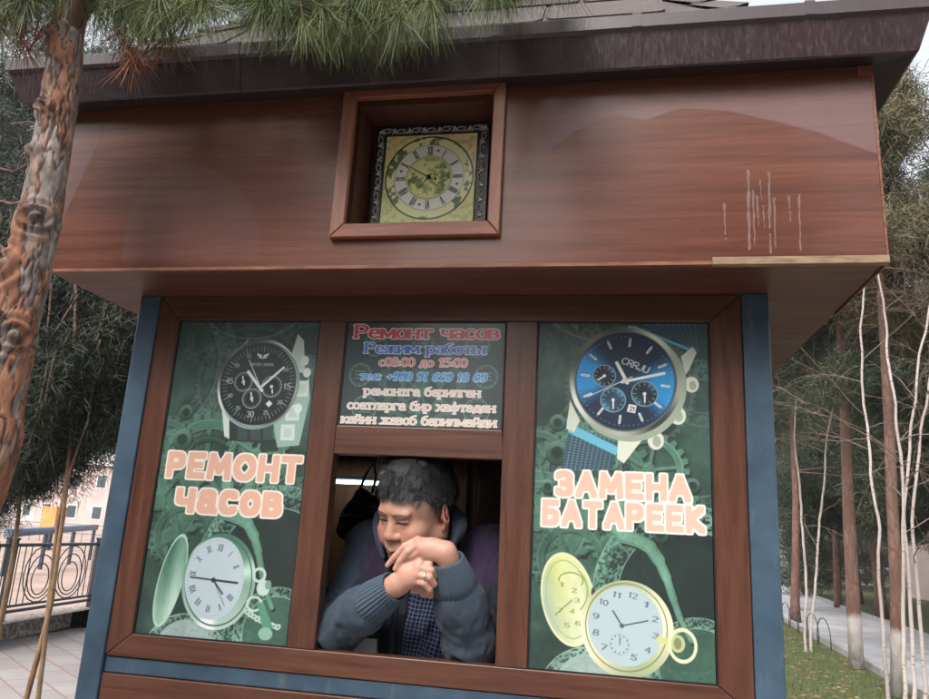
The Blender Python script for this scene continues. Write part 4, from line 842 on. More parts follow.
MAT['kerb'] = M_noise('kerb_stone', rgb(128, 126, 124), rgb(160, 156, 152), 6, .8, .3)
sheet('ground', [(-900, -900), (900, -900), (900, 900), (-900, 900)], -0.010, MAT['lawn'])
sheet('pavement', [(-7.15, -14), (1.6, -14), (1.6, 2.6), (.9, 4.5), (-2.5, 30), (-7.6, 30), (-7.15, 6)], -0.004, MAT['paving'])
pth = [(3.55, 6.0), (3.85, 11), (4.2, 18), (5.0, 32), (6.0, 46), (60, 60), (60, 56), (9.0, 42), (8.3, 34), (7.2, 24), (6.5, 15), (6.2, 9), (6.1, 6.0)]
sheet('path', pth, 0.004, MAT['path'])
b = MB()
for P in (pth[:5], pth[7:]):
    for i in range(len(P) - 1):
        a, c_ = Vector((*P[i], 0)), Vector((*P[i + 1], 0)); d = (c_ - a).normalized(); s_ = Vector((-d.y, d.x, 0)) * .05
        vs = [a - s_, a + s_, c_ + s_, c_ - s_]; b.add([(q.x, q.y, -.01) for q in vs] + [(q.x, q.y, .09) for q in vs], [(4, 5, 6, 7), (0, 1, 5, 4), (1, 2, 6, 5), (2, 3, 7, 6), (3, 0, 4, 7)])
o = b.build('path_kerb', MAT['kerb']); o['kind'] = 'structure'
# terrace beyond the fence on the left, a step lower
sheet('terrace', [(-7.5, -20), (-7.5, 6), (-7.9, 30), (-9, 60), (-14, 150), (-200, 150), (-200, -20)], -0.003, MAT['brick_ground'])
def hill(name, x0, x1, y, h, seed, m):
    xs = np.linspace(x0, x1, 90); vs = []; fs = []
    for i, x in enumerate(xs):
        t = h * (.45 + .55 * mnoise.fractal(Vector((x * .006, seed, 0)), 1.0, 2.1, 4) + .35); t = max(t, h * .15)
        vs += [(x, y, -5), (x, y + 30, t * .7), (x, y + 90, t), (x, y + 200, t * .6)]
    for i in range(len(xs) - 1):
        for k in range(3): fs.append((i * 4 + k, (i + 1) * 4 + k, (i + 1) * 4 + k + 1, i * 4 + k + 1))
    b = MB(); b.add(vs, fs, 0, True); o = b.build(name, m); o['kind'] = 'structure'; return o
MAT['hill'] = M_noise('far_wooded_hill', rgb(64, 78, 66), rgb(90, 98, 84), .05, .95, 0)
hill('hills', -500, 400, 420, 38, 3.0, MAT['hill'])

# grass blades on the lawn in view
rs = np.random.RandomState(4)
def blades(n, sampler, h0, h1, wd):
    P = sampler(n); n = len(P); a = rs.rand(n) * 6.283; h = h0 + rs.rand(n) * (h1 - h0); ln = (rs.rand(n, 2) - .5) * h[:, None] * .9
    dx = np.cos(a) * wd; dy = np.sin(a) * wd; z = np.full(n, -.01)
    V = np.stack([np.stack([P[:, 0] - dx, P[:, 1] - dy, z], 1), np.stack([P[:, 0] + dx, P[:, 1] + dy, z], 1), np.stack([P[:, 0] + ln[:, 0], P[:, 1] + ln[:, 1], z + h], 1)], 1).reshape(-1, 3)
    return V, np.arange(3 * n).reshape(n, 3)
def lawn_s(n):
    x = rs.rand(n) * 5.5 + 1.2; y = 5 + 20 * rs.rand(n) ** 1.6; k = x < 3.4 + (y - 6) * .062; return np.stack([x, y], 1)[k]
V, F = blades(70000, lawn_s, .03, .075, .004)
mg = M_noise('grass_blade', rgb(58, 74, 34), rgb(92, 102, 54), 3, .7, 0, detail=3)
o = link('grass', mesh_np('grass', V, F, False), None, [mg]); tag(o, 'short green grass on the lawn beside the path', 'grass', kind='stuff')
V, F = blades(2600, lambda n: lawn_s(n), .008, .02, .035); V[:, 2] += .03
o = link('fallen_leaves', mesh_np('fallen_leaves', V, F, False), None, [M_noise('dry_leaf', rgb(128, 96, 62), rgb(158, 128, 92), 3, .8, 0)]); tag(o, 'dry brown leaves lying scattered over the lawn', 'leaf litter', kind='stuff')

# ------------------------------------------------------------------ stone kerb wall and railing on the left
def _stone():
    n = NM('pebbled_stone', .85); v = n.map(); d = n.voro(v, 26, 'F1'); cc = n.voro(v, 26, 'F1', 'Color'); n2 = n.noise(v, 4, 4)
    hs = n.t.nodes.new('ShaderNodeRGBToBW'); n.L(cc, hs.inputs[0]); c = n.ramp(hs.outputs[0], [(.2, rgb(126, 116, 110)), (.5, rgb(164, 152, 144)), (.8, rgb(190, 176, 166))]); c = n.mix(n.ramp(d, [(.5, 0.0), (.9, .7)]), c, rgb(96, 88, 84)); n.base(c); n.bump(d, -.5, .01); return n.m
fx = lambda y: -6.78 - (y - 6) * .115 if y > 0 else -6.09
b = MB(); ys = [-6 + 2 * i for i in range(19)]
for i in range(len(ys) - 1):
    a, c_ = ys[i], ys[i + 1]; vs = [(fx(a) - .34, a), (fx(a), a), (fx(c_), c_), (fx(c_) - .34, c_)]
    b.add([(x, y, -.02) for x, y in vs] + [(x, y, .26) for x, y in vs], [(4, 5, 6, 7), (0, 1, 5, 4), (2, 3, 7, 6)] + ([(3, 0, 4, 7)]))
o = b.build('stone_wall', _stone()); tag(o, 'low pebbled stone wall carrying the metal railing', 'wall')
RL = tag(empty('railing', (fx(6) - .15, 6, .3)), 'dark metal railing with oval scrollwork on the low stone wall', 'railing')
MAT['coping'] = M_noise('coping_stone', rgb(120, 110, 104), rgb(150, 140, 132), 9, .8, .3)
def rx_(y): return fx(y) - .15
b = MB()
for z, r in ((1.13, .022), (.42, .016), (.36, .02)): b.tube([(rx_(y), y, z) for y in ys], r, 6)
b.build('rail', MAT['dark_metal'], RL)
yy = -5.2
while yy < 29:
    MB().box(rx_(yy) - .035, rx_(yy) + .035, yy - .035, yy + .035, .26, 1.19).box(rx_(yy) - .045, rx_(yy) + .045, yy - .045, yy + .045, 1.19, 1.215).build('post', MAT['dark_metal'], RL, bevel=.004)
    if yy > 1:
        b = MB(); L = 1.9
        for u in (.12, .24, .36, L - .36, L - .24, L - .12, L / 2): b.tube([(rx_(yy + u), yy + u, .42), (rx_(yy + u), yy + u, 1.12)], .007, 5, cap=False)
        for cu in (L * .33, L * .67):
            for k in range(3):
                ry, rz_ = .30 - .075 * k, .34 - .075 * k; zc = .77 - .03 * k
                b.tube([(rx_(yy + cu), yy + cu + ry * math.cos(R_(a)), zc + rz_ * math.sin(R_(a))) for a in range(0, 361, 20)], .008, 5, cap=False)
        b.build('scroll_bay', MAT['dark_metal'], RL)
    yy += 1.9

# ------------------------------------------------------------------ the terrace beyond the railing
def slab(name, x0, x1, y0, y1, z0, z1, m, label, cat, bev=.01): 
    c = ((x0 + x1) / 2, (y0 + y1) / 2, z0); e = tag(empty(name, c), label, cat); return e
p1, p2 = at(8, 533, 14), at(96, 527, 22)
e = tag(empty('canopy', (float(p1[0]), 14, 0)), 'long low blue grey metal canopy beyond the railing', 'canopy')
b = MB(); q1, q2 = Vector((float(p1[0]), 14, float(p1[2]))), Vector((float(p2[0]), 22, float(p2[2]))); 
b.tube([q1, q2], .12, 4); b.build('beam', M_noise('canopy_blue', rgb(74, 92, 112), rgb(96, 112, 130), 1, .6, 0), e)
for t in (.02, .35, .68, .98):
    q = q1.lerp(q2, t); MB().box(q.x - .04, q.x + .04, q.y - .04, q.y + .04, 0, q.z - .1).build('post', MAT['dark_metal'], e)
p = at(53, 520, 26); ob = tag(empty('utility_box', (float(p[0]), 26, 0)), 'orange yellow metal cabinet standing on the far terrace', 'cabinet')
sz = .34; MB().box(p[0] - sz, p[0] + sz, 25.7, 26.3, float(p[2]) - .35, float(p[2]) + .55).build('body', M_noise('orange_paint', rgb(186, 124, 66), rgb(200, 140, 84), 2, .5, 0), ob, bevel=.02); MB().box(p[0] - .05, p[0] + .05, 25.9, 26.1, 0, float(p[2]) - .35).build('stand', MAT['dark_metal'], ob)
rnd = random.Random(12)
RB = tag(empty('guard_rail', (-20, 34, 0)), 'thin grey railing across the far side of the terrace', 'railing')
b = MB()
for z in (.95, .5): b.tube([(-46, 34, z), (-9.5, 34, z)], .03, 5)
for i in range(60): b.tube([(-46 + i * .62, 34, -.0), (-46 + i * .62, 34, .95)], .018, 4)
b.build('bars', M_noise('rail_grey', rgb(110, 118, 124), rgb(130, 136, 140), 1, .6, 0), RB)
MAT['pale_wall'] = M_noise('pale_render', rgb(196, 188, 182), rgb(214, 208, 202), .4, .9, 0); MAT['brick_red'] = M_noise('red_brown_wall', rgb(168, 148, 142), rgb(184, 166, 160), .6, .85, 0)  # red wall tone paled to imitate distance haze
MAT['glass_dark'] = M_noise('window_glass', rgb(44, 52, 58), rgb(60, 68, 74), .5, .15, 0)
def house(x, y, w_, d_, h, wall, roofm, label, floors=2, name='building'):
    e = tag(empty(name, (x, y, 0)), label, 'building'); MB().box(x - w_ / 2, x + w_ / 2, y, y + d_, -.2, h).build('wall', wall, e)
    MB().prism_x([(y - .4, h), (y + d_ + .4, h), (y + d_ / 2, h + d_ * .2)], x - w_ / 2 - .3, x + w_ / 2 + .3).build('roof', roofm, e)
    nw = max(2, int(w_ / 3)); fh = h / floors
    for f in range(floors):
        for i in range(nw):
            xc = x - w_ / 2 + (i + .5) * w_ / nw; zc = fh * (f + .5)
            wd = MB().box(xc - .62, xc + .62, y - .06, y - .003, zc - .72, zc + .72).build('window', MAT['white_plastic'], e); MB().box(xc - .52, xc + .52, y - .075, y - .062, zc - .62, zc + .62).build('pane', MAT['glass_dark'], wd)
    return e
def place(px, d): q = at(px, 520, d); return float(q[0])
house(place(70, 70), 70, 9, 8, 6.5, MAT['brick_red'], MAT['pale_wall'], 'far red walled building seen past the railing')
house(place(25, 84), 84, 16, 9, 6.0, MAT['pale_wall'], MAT['kerb'], 'far low pale building at the left edge beyond the terrace')
house(place(100, 95), 95, 13, 8, 8.5, MAT['pale_wall'], MAT['brick_red'], 'far tall pale building close beside the kiosk corner', 3)
house(17.5, 29, 9.0, 6, 3.6, MAT['brick_red'], MAT['soffit'], 'low red brown building behind the birches on the right', 1)

# ------------------------------------------------------------------ trees
def leafmesh(name, C, n, size, wd, seed, spread, droop=.0, mi=None, outward=0.0, curve=False):
    """needles or leaves as narrow blades scattered in a ball round each centre C (m,4: x y z r)"""
    r = np.random.RandomState(seed); C = np.asarray(C, float); k = np.repeat(np.arange(len(C)), n); m = len(k)
    d = r.normal(size=(m, 3)); d /= np.linalg.norm(d, axis=1)[:, None]; rad = r.rand(m) ** .45
    P = C[k, :3] + d * (C[k, 3] * rad * spread)[:, None]
    g = r.normal(size=(m, 3)) + d * outward; g[:, 2] -= droop; g /= np.linalg.norm(g, axis=1)[:, None]
    L = size * (.6 + .8 * r.rand(m)); s_ = np.cross(g, r.normal(size=(m, 3))); s_ /= np.linalg.norm(s_, axis=1)[:, None]; s_ *= wd * .5
    if curve:
        M_ = P + g * (L * .55)[:, None]; T = P + g * L[:, None]; T[:, 2] -= L * .16
        V = np.stack([P - s_, P + s_, M_ + s_ * .8, M_ - s_ * .8, T + s_ * .25, T - s_ * .25], 1).reshape(-1, 3); i = np.arange(m) * 6
        F = np.concatenate([np.stack([i, i + 1, i + 2, i + 3], 1), np.stack([i + 3, i + 2, i + 4, i + 5], 1)])
    else:
        V = np.stack([P - s_, P + s_, P + g * L[:, None]], 1).reshape(-1, 3); F = np.arange(3 * m).reshape(m, 3)
    return mesh_np(name, V, F, False)
def M_leaf(name, c1, c2, c3, sc=1.3, rough=.55, fine=25):
    n = NM(name, rough); v = n.map(); a = n.noise(v, sc, 4, .6); f = n.noise(v, fine, 2); c = n.ramp(a, [(.33, c1), (.5, c2), (.68, c3)]); c = n.mix(n.ramp(f, [(.4, 0.0), (.75, .5)]), c, c3); n.base(c); return n.m
MAT['needle'] = M_leaf('pine_needle', rgb(48, 60, 30), rgb(80, 94, 46), rgb(122, 132, 74), 5)
MAT['dead_needle'] = M_leaf('dead_pine_needle', rgb(112, 62, 40), rgb(142, 84, 56), rgb(166, 110, 76), 5)
MAT['needle_far'] = M_leaf('pine_needle_dark', rgb(26, 36, 23), rgb(40, 52, 30), rgb(62, 70, 42), .5, .6, 4)
MAT['needle_brown'] = M_leaf('pine_needle_olive', rgb(56, 60, 36), rgb(86, 82, 52), rgb(122, 100, 70), .5, .6, 4)
MAT['thuja'] = M_leaf('dark_scale_leaf', rgb(16, 24, 17), rgb(26, 36, 24), rgb(44, 54, 34), 1.2, .6)
MAT['twig'] = M_noise('twig_bark', rgb(84, 66, 56), rgb(118, 96, 82), 9, .85, .1)
def _pinebark(sc=1.0, foot=False):
    n = NM('pine_bark_plates', .9); v = n.map((9 * sc, 9 * sc, 2.4 * sc)); d = n.voro(v, 1.6, 'DISTANCE_TO_EDGE'); a = n.noise(n.map((3, 3, 1)), 2, 5)
    c = n.ramp(a, [(.35, rgb(86, 66, 58)), (.65, rgb(118, 90, 78))]); c = n.mix(n.ramp(d, [(.02, 1.0), (.12, 0.0)]), c, rgb(92, 62, 50)); 
    if foot:
        sep = n.t.nodes.new('ShaderNodeSeparateXYZ'); n.L(n.co, sep.inputs[0]); z = n.math('ADD', sep.outputs[2], n.math('MULTIPLY', a, .25)); c = n.mix(n.ramp(n.math('MULTIPLY', z, .5), [(.40, 1.0), (.44, 0.0)]), c, rgb(176, 168, 164))
    n.base(c); n.bump(d, .8, .02); return n.m
MAT['bark'] = _pinebark(); MAT['bark_white_foot'] = _pinebark(1.0, True)
def _birch():
    n = NM('birch_bark', .7); a = n.noise(n.map((4, 4, 18)), 3, 4, .7); b_ = n.noise(n.map(), 1.2, 3); c = n.ramp(b_, [(.35, rgb(150, 138, 132)), (.65, rgb(184, 174, 168))])
    c = n.mix(n.ramp(a, [(.58, 0.0), (.66, .8)]), c, rgb(66, 54, 50)); n.base(c); return n.m
MAT['birch'] = _birch(); MAT['birch_twig'] = M_noise('birch_twig', rgb(96, 78, 70), rgb(128, 108, 98), 3, .8, 0)

def grow(b, p, d, L, r, depth, rn, mi=1, up=.12, kids=3, tips=None, wob=.22):
    n = 9; P = [p]; q = Vector(p); dd = Vector(d).normalized()
    for k in range(n):
        dd = (dd + Vector((rn.gauss(0, wob), rn.gauss(0, wob), rn.gauss(0, wob) + up)) * .35).normalized(); q = q + dd * (L / n); P.append(q.copy())
    b.tube(P, [r * (1 - .75 * k / n) for k in range(n + 1)], 5 if depth > 1 else 4 if r > .004 else 3, mi, cap=False)
    if tips is not None and depth <= 1: tips.append(tuple(P[-1]))
    if depth > 0:
        for k in range(kids):
            t = rn.uniform(.3, .95); i = min(int(t * n), n - 1); s = P[i].lerp(P[i + 1], t * n - i); v = Vector((rn.gauss(0, 1), rn.gauss(0, 1), rn.gauss(0, .7))); v = (v - dd * v.dot(dd)).normalized()
            grow(b, s, dd * .75 + v * .8, L * rn.uniform(.45, .68), r * .5, depth - 1, rn, mi, up, kids, tips, wob)

def pine(base, H, r, seed, crown_from, crown_r, label, m='bark', leaf='needle_far', nb=26, path=None, nclump=70, dens=95, size=.16, wd=.012, group=None, cat='tree', name='pine_tree'):
    rn = random.Random(seed); e = tag(empty(name, base), label, cat, group); B = Vector(base); N = 14
    if path: P = [Vector(q) for q in path]; rr = [r * (1 - .75 * i / (len(P) - 1)) for i in range(len(P))]
    else:
        P = [B + Vector((rn.gauss(0, .02) * i, rn.gauss(0, .02) * i, H * i / N - .03)) for i in range(N + 1)]; rr = [r * (1.15 if i == 0 else 1) * (1 - .8 * i / N) for i in range(N + 1)]
    tb = MB(); tb.tube(P, rr, 10, 0, jitter=.06, seed=seed); tb.build('trunk', MAT[m], e)
    lb = MB(); C = []
    for k in range(nb):
        t = rn.uniform(0, 1); z = crown_from + (H - crown_from) * t; f = (z) / H; i = min(int(f * (len(P) - 1)), len(P) - 2); s = P[i].lerp(P[i + 1], f * (len(P) - 1) - i)
        a = rn.uniform(0, 6.283); L = crown_r * (1 - .75 * t) * rn.uniform(.6, 1.1); d = Vector((math.cos(a), math.sin(a), rn.uniform(-.15, .25)))
        Q_ = [s + d * L * u + Vector((0, 0, -.16 * L * u * u)) for u in (0, .3, .6, 1)]; lb.tube(Q_, [r * .24, r * .17, r * .10, r * .04], 5, 0, cap=False)
        for u in (.4, .6, .8, 1.0):
            for _ in range(max(1, nclump // nb)):
                q = s + d * L * u + Vector((rn.gauss(0, .16), rn.gauss(0, .16), rn.gauss(0, .12) - .16 * L * u * u)) * (L * .5 + .3); C.append((q.x, q.y, q.z, rn.uniform(.22, .42) * (crown_r / 2.2) ** .5))
    lb.build('limb', MAT['twig'] if r < .08 else MAT[m], e)
    me = leafmesh('crown', C, dens, size, wd, seed, 1.0, .35, outward=.5); link('crown', me, e, [MAT[leaf]])
    return e
def copy_tree(o, loc, label, rz=0.0, sc=1.0, group=None):
    c = o.copy(); COL.objects.link(c); c.location = loc; c.rotation_euler = (0, 0, rz); c.scale = (sc,) * 3; c['label'] = label
    if group: c['group'] = group
    for ch in list(o.children):
        d = ch.copy(); COL.objects.link(d); d.parent = c
    return c

# --- the near pine whose trunk crosses the left end of the eaves
rn = random.Random(8); T = tag(empty('pine_tree', (-1.40, -.60, 0)), 'near pine with peeling grey and orange bark crossing the left corner of the eaves', 'tree')
ax = [(-12, 470, -.60), (-2, 415, -.60), (12, 340, -.60), (27, 280, -.60), (38, 225, -.59), (48, 170, -.58), (57, 115, -.57), (63, 75, -.56), (66, 45, -.56), (70, 15, -.55)]
pts = [Vector(tuple(map(float, at(a, b_, c_)))) for a, b_, c_ in ax]; d0 = pts[0] - pts[1]
low = [Vector((-1.32, -.62, 0)), Vector((-1.335, -.62, .5)), Vector((-1.33, -.615, 1.05))]; pts = low + pts
d1 = (pts[-1] - pts[-2]).normalized(); pts += [pts[-1] + Vector((-.01, .0, .5)), pts[-1] + Vector((-.06, .05, 1.4)), pts[-1] + Vector((-.1, .05, 2.8))]
rad = [.060, .052, .046] + [.043, .043, .043, .043, .040, .039, .039, .038, .037, .035] + [.042, .034, .012]
def dense(P, R, step):
    out = []; ro = []
    for i in range(len(P) - 1):
        p0, p1, p2, p3 = P[max(i - 1, 0)], P[i], P[i + 1], P[min(i + 2, len(P) - 1)]; n = max(1, int((p2 - p1).length / step))
        for k in range(n):
            t = k / n; out.append(.5 * ((2 * p1) + (p2 - p0) * t + (2 * p0 - 5 * p1 + 4 * p2 - p3) * t * t + (3 * p1 - p0 - 3 * p2 + p3) * t ** 3)); ro.append(R[i] * (1 - t) + R[i + 1] * t)
    return out + [P[-1]], ro + [R[-1]]
DP, DR = dense(pts, rad, .0065); NA = 110; V = []; C = []
knots = [(pts[7] + Vector((.02, -.03, 0)), .045), (pts[6] + Vector((-.03, -.03, .02)), .055), (pts[9] + Vector((.0, -.04, 0)), .03), (pts[11] + Vector((-.01, -.04, .02)), .03), (pts[5] + Vector((.03, -.03, 0)), .045), (pts[8] + Vector((-.02, -.03, .03)), .02)]
cols = [np.array(c_) / 255. for c_ in ((140, 128, 120), (152, 140, 132), (128, 116, 110), (146, 116, 98), (150, 104, 80), (136, 90, 68), (112, 92, 82))]; cdk = np.array((62, 44, 38)) / 255.
for i, (p, r) in enumerate(zip(DP, DR)):
    t = (DP[min(i + 1, len(DP) - 1)] - DP[max(i - 1, 0)]).normalized(); a_ = (Vector((1, 0, 0)) - t * t.x).normalized(); c_ = t.cross(a_)
    for k in range(NA):
        th = 2 * math.pi * k / NA; n = a_ * math.cos(th) + c_ * math.sin(th); q = p + n * r
        s = Vector((math.cos(th) * 1.15, math.sin(th) * 1.15, p.z * 6.5)); wv = Vector((mnoise.noise(s * 1.7 + Vector((3, 0, 0))), mnoise.noise(s * 1.7 + Vector((0, 7, 0))), mnoise.noise(s * 1.7 + Vector((0, 0, 5))))) * .75 + Vector((mnoise.noise(s * 6), mnoise.noise(s * 6 + Vector((4, 4, 0))), 0)) * .22
        dist, pt = mnoise.voronoi(s + wv); hsh = abs(math.sin(pt[0].x * 12.9898 + pt[0].y * 78.233 + pt[0].z * 37.719) * 43758.5453) % 1; gap = dist[1] - dist[0]
        d2, pt2 = mnoise.voronoi((s + wv) * 2.6 + Vector((5, 5, 5))); h2_ = abs(math.sin(pt2[0].x * 12.9898 + pt2[0].y * 78.233 + pt2[0].z * 37.719) * 43758.5453) % 1
        fine = mnoise.noise(q * 110); ff = mnoise.fractal(Vector((q.x * 60, q.y * 60, q.z * 25)), 1.0, 2.0, 3); reg = mnoise.noise(Vector((0, th * .4, p.z * 3.0)))
        h = .0040 * hsh + .0016 * h2_ + .0008 * fine; crack = max(0, 1 - gap / .10); crack2 = max(0, 1 - (d2[1] - d2[0]) / .08) * .5; h -= .0045 * crack + .0012 * crack2
        ci = min(6, int((hsh * .62 + .30 * (reg + .5) + .12 * h2_) * 6.4)); col = cols[ci] * (1 + .22 * ff + .10 * (h2_ - .5)); kn = 0
        for kp, kr in knots:
            dd = (q - kp).length / kr
            if dd < 1.5: w_ = max(0, 1 - dd / 1.5); h += .014 * w_ * (1 + .7 * math.sin(dd * 13)); kn = max(kn, w_ * (.6 + .4 * math.sin(dd * 13)))
        V.append(tuple(q + n * h)); ck = min(1, crack * .85 + crack2 * .45 + kn * .45); C.append(col * (1 - ck) + cdk * ck)
V = np.array(V); n_ = len(DP); idx = np.arange(n_ * NA).reshape(n_, NA); nx = np.roll(idx, -1, 1); F = np.stack([idx[:-1].ravel(), nx[:-1].ravel(), nx[1:].ravel(), idx[1:].ravel()], 1)
me = mesh_np('trunk', V, F); set_color(me, s2l(np.clip(np.array(C), 0, 1)), 'print'); n = NM('peeling_pine_bark', .9); n.base(n.attr('print')); n.bump(n.noise(n.map(), 140, 4), .5, .002); link('trunk', me, T, [n.m])
# limbs and hanging sprays
lb = MB(); sprays = []; dead = []
def limb(P, r0, r1): lb.tube(P, [r0 + (r1 - r0) * k / (len(P) - 1) for k in range(len(P))], 8, 0, cap=False, jitter=.05, seed=2)
top = pts[12]; A_ = lambda a, b_, c_: Vector(tuple(map(float, at(a, b_, c_))))
limb([top + Vector((0, 0, -.05)), A_(100, -20, -.52), A_(180, -55, -.48), A_(300, -60, -.46), A_(420, -62, -.46), A_(520, -60, -.46)], .026, .006)
limb([top + Vector((0, 0, .02)), A_(40, -8, -.58), A_(18, 4, -.6), A_(-20, -12, -.62)], .013, .008)
limb([pts[11], A_(80, 0, -.565), A_(92, -24, -.60), A_(110, -70, -.64)], .022, .014)
limb([A_(14, 330, -.6), A_(4, 316, -.64), A_(-20, 300, -.7)], .010, .007); limb([A_(14, 262, -.6), A_(0, 247, -.6), A_(-14, 246, -.62)], .009, .006); limb([A_(36, 160, -.58), A_(14, 172, -.56), A_(-10, 166, -.5)], .003, .002)
limb([A_(30, 200, -.58), A_(12, 204, -.5), A_(-6, 199, -.45)], .004, .003); limb([A_(48, 128, -.58), A_(30, 122, -.5), A_(10, 124, -.45)], .003, .002)
for k in range(150):
    px = rn.uniform(95, 560) if k % 5 else rn.uniform(250, 420); lim = np.interp(px, [90, 150, 220, 300, 350, 400, 450, 500, 560], [22, 26, 14, 26, 36, 26, 6, -8, -16])
    py = lim - abs(rn.gauss(0, 24)) - 2; dp = rn.uniform(-.62, -.36); tip = A_(px, py, dp); a0 = A_(px + rn.uniform(-70, 40), -60, -.46)
    mid = a0.lerp(tip, .5) + Vector((rn.gauss(0, .02), 0, rn.uniform(0, .04))); lb.tube([a0, mid, tip], [.0045, .0032, .002], 5, 1, cap=False); sprays.append((tip, (tip - mid).normalized()))
for k in range(26):
    tip = A_(rn.uniform(-10, 60), rn.uniform(-30, 30), rn.uniform(-.7, -.5)); a0 = tip + Vector((rn.gauss(0, .05), 0, .15)); lb.tube([a0, tip], [.004, .002], 5, 1, cap=False); sprays.append((tip, Vector((rn.gauss(0, .5), rn.gauss(0, .5), -.6)).normalized()))
for (a, b_, c_) in ((20, 42, -.6), (35, 34, -.62), (8, 36, -.58), (28, 52, -.6), (128, 50, -.5), (142, 58, -.5), (160, 48, -.46), (178, 44, -.46), (130, 66, -.5)):
    q = A_(a, b_, c_); lb.tube([q + Vector((rn.gauss(0, .03), .01, .08)), q], [.003, .002], 4, 1, cap=False); dead.append((q, Vector((rn.gauss(0, .5), rn.gauss(0, .3), -.5)).normalized()))
lb.build('limb', [MAT['bark'], MAT['twig']], T)
def spray_mesh(name, S, n, L0, seed, wd=.0012, fan=1.0):
    r = np.random.RandomState(seed); P = np.array([list(p) for p, d in S]); D = np.array([list(d) for p, d in S]); k = np.repeat(np.arange(len(S)), n); m = len(k)
    t = r.rand(m) * .085; O = P[k] - D[k] * t[:, None]; g = D[k] * .75 + r.normal(size=(m, 3)) * .55 * fan; g[:, 2] -= .18; g /= np.linalg.norm(g, axis=1)[:, None]; L = L0 * (.6 + .6 * r.rand(m))
    s_ = np.cross(g, r.normal(size=(m, 3))); s_ /= np.linalg.norm(s_, axis=1)[:, None]; s_ *= wd; M1 = O + g * (L * .5)[:, None]; M1[:, 2] -= L * .03; T_ = O + g * L[:, None]; T_[:, 2] -= L * .2
    V = np.stack([O - s_, O + s_, M1 + s_, M1 - s_, T_ + s_ * .3, T_ - s_ * .3], 1).reshape(-1, 3); i = np.arange(m) * 6; F = np.concatenate([np.stack([i, i + 1, i + 2, i + 3], 1), np.stack([i + 3, i + 2, i + 4, i + 5], 1)])
    return mesh_np(name, V, F, False)
link('needles', spray_mesh('needles', sprays, 120, .105, 3, .00062), T, [MAT['needle']]); link('dead_needles', spray_mesh('dead_needles', dead, 46, .085, 5, .0009, 1.1), T, [MAT['dead_needle']])
Cc = [(-1.3 + rn.gauss(0, .6), -.5 + rn.gauss(0, .5), 3.5 + rn.uniform(0, 1.8), .3) for k in range(70)]  # unseen clumps above the view, added to block sky light
link('added_unseen_crown', leafmesh('added_unseen_crown', Cc, 130, .12, .004, 5, 1.0, .4), T, [MAT['needle']])

# --- dark trees behind the left side of the kiosk
def dark_tree(base, stems, clumps, label, dens, seed, name='dark_leaved_tree'):
    e = tag(empty(name, base), label, 'tree'); b = MB(); rn = random.Random(seed)
    for S in stems: b.tube([p for p, r in S], [r * .66 for p, r in S], 9, 0, jitter=.05, seed=seed)
    b.build('trunk', M_noise('young_bark', rgb(112, 88, 68), rgb(150, 122, 92), 5, .8, .3, .003, (7, 7, 2.5)), e)
    t = MB(); Cn = []
    for (c_, r, n) in clumps:
        for k in range(n):
            q = Vector(c_) + Vector((rn.gauss(0, r), rn.gauss(0, r * .8), rn.gauss(0, r))); Cn.append((q.x, q.y, q.z, rn.uniform(.09, .2)))
            if k % 3 == 0: t.tube([q + Vector((rn.gauss(0, .1), 0, .3)), q, q + Vector((rn.gauss(0, .05), 0, -.15))], [.008, .005, .002], 4, 0, cap=False)
    t.build('limb', MAT['twig'], e); link('crown', leafmesh('crown', Cn, int(dens * 1.25), .085, .0042, seed, 1.0, .55, outward=.5), e, [MAT['thuja']]); return e
yq = 1.7; A2 = lambda a, b_, c_=yq: A_(a, b_, c_)
S1 = [(A2(26, 699), .022), (A2(38, 655), .021), (A2(51, 605), .019), (A2(57, 560), .018), (A2(64, 507), .017), (A2(70, 447), .016), (A2(74, 360), .014), (A2(78, 200), .012)]
S1[0:0] = [(A_(8, 760, yq), .024)]
S2 = [(A_(30, 760, yq), .02), (A2(38, 699), .019), (A2(44, 650), .018), (A2(50, 590), .016), (A2(58, 520), .014), (A2(70, 470), .012), (A2(88, 420), .010), (A2(100, 340), .008)]
S3 = [(A_(-14, 700, 1.9), .022), (A_(2, 614, 1.9), .02), (A_(12, 560, 1.9), .018), (A_(18, 520, 1.9), .017), (A_(22, 464, 1.9), .015), (A_(30, 380, 1.9), .012)]
dark_tree(tuple(A_(10, 760, yq)), [S1, S2], [(A_(72, 385, 1.8), .22, 62), (A_(90, 330, 2.0), .30, 150), (A_(60, 300, 2.4), .35, 130), (A_(105, 380, 1.9), .2, 50), (A_(122, 420, 1.9), .05, 10), (A_(40, 446, 1.8), .08, 14), (A_(84, 432, 1.8), .05, 7), (A_(0, 300, 2.6), .45, 110), (A_(60, 180, 3.0), .5, 80), (A_(20, 90, 3.2), .5, 60)], 'dark green small leaved tree on two thin pale stems by the kiosk corner', 240, 6)
dark_tree(tuple(A_(-14, 760, 1.9)), [S3], [(A_(22, 420, 2.0), .24, 90), (A_(30, 452, 2.0), .12, 30), (A_(0, 380, 2.2), .35, 90), (A_(-30, 300, 2.3), .5, 90)], 'dark green tree with one thin pale stem at the left edge', 240, 7)
p = A_(-90, 640, 5.5); pine((p.x, 5.5, 0), 7.5, .12, 21, 2.9, 2.6, 'dark pine beyond the thin stemmed trees on the left', nb=34, nclump=200, dens=120)
p = A_(110, 640, 7.5); pine((p.x, 7.5, 0), 8.5, .14, 22, 3.2, 3.0, 'tall dark pine hidden partly behind the left side of the kiosk', nb=34, nclump=200, dens=120)

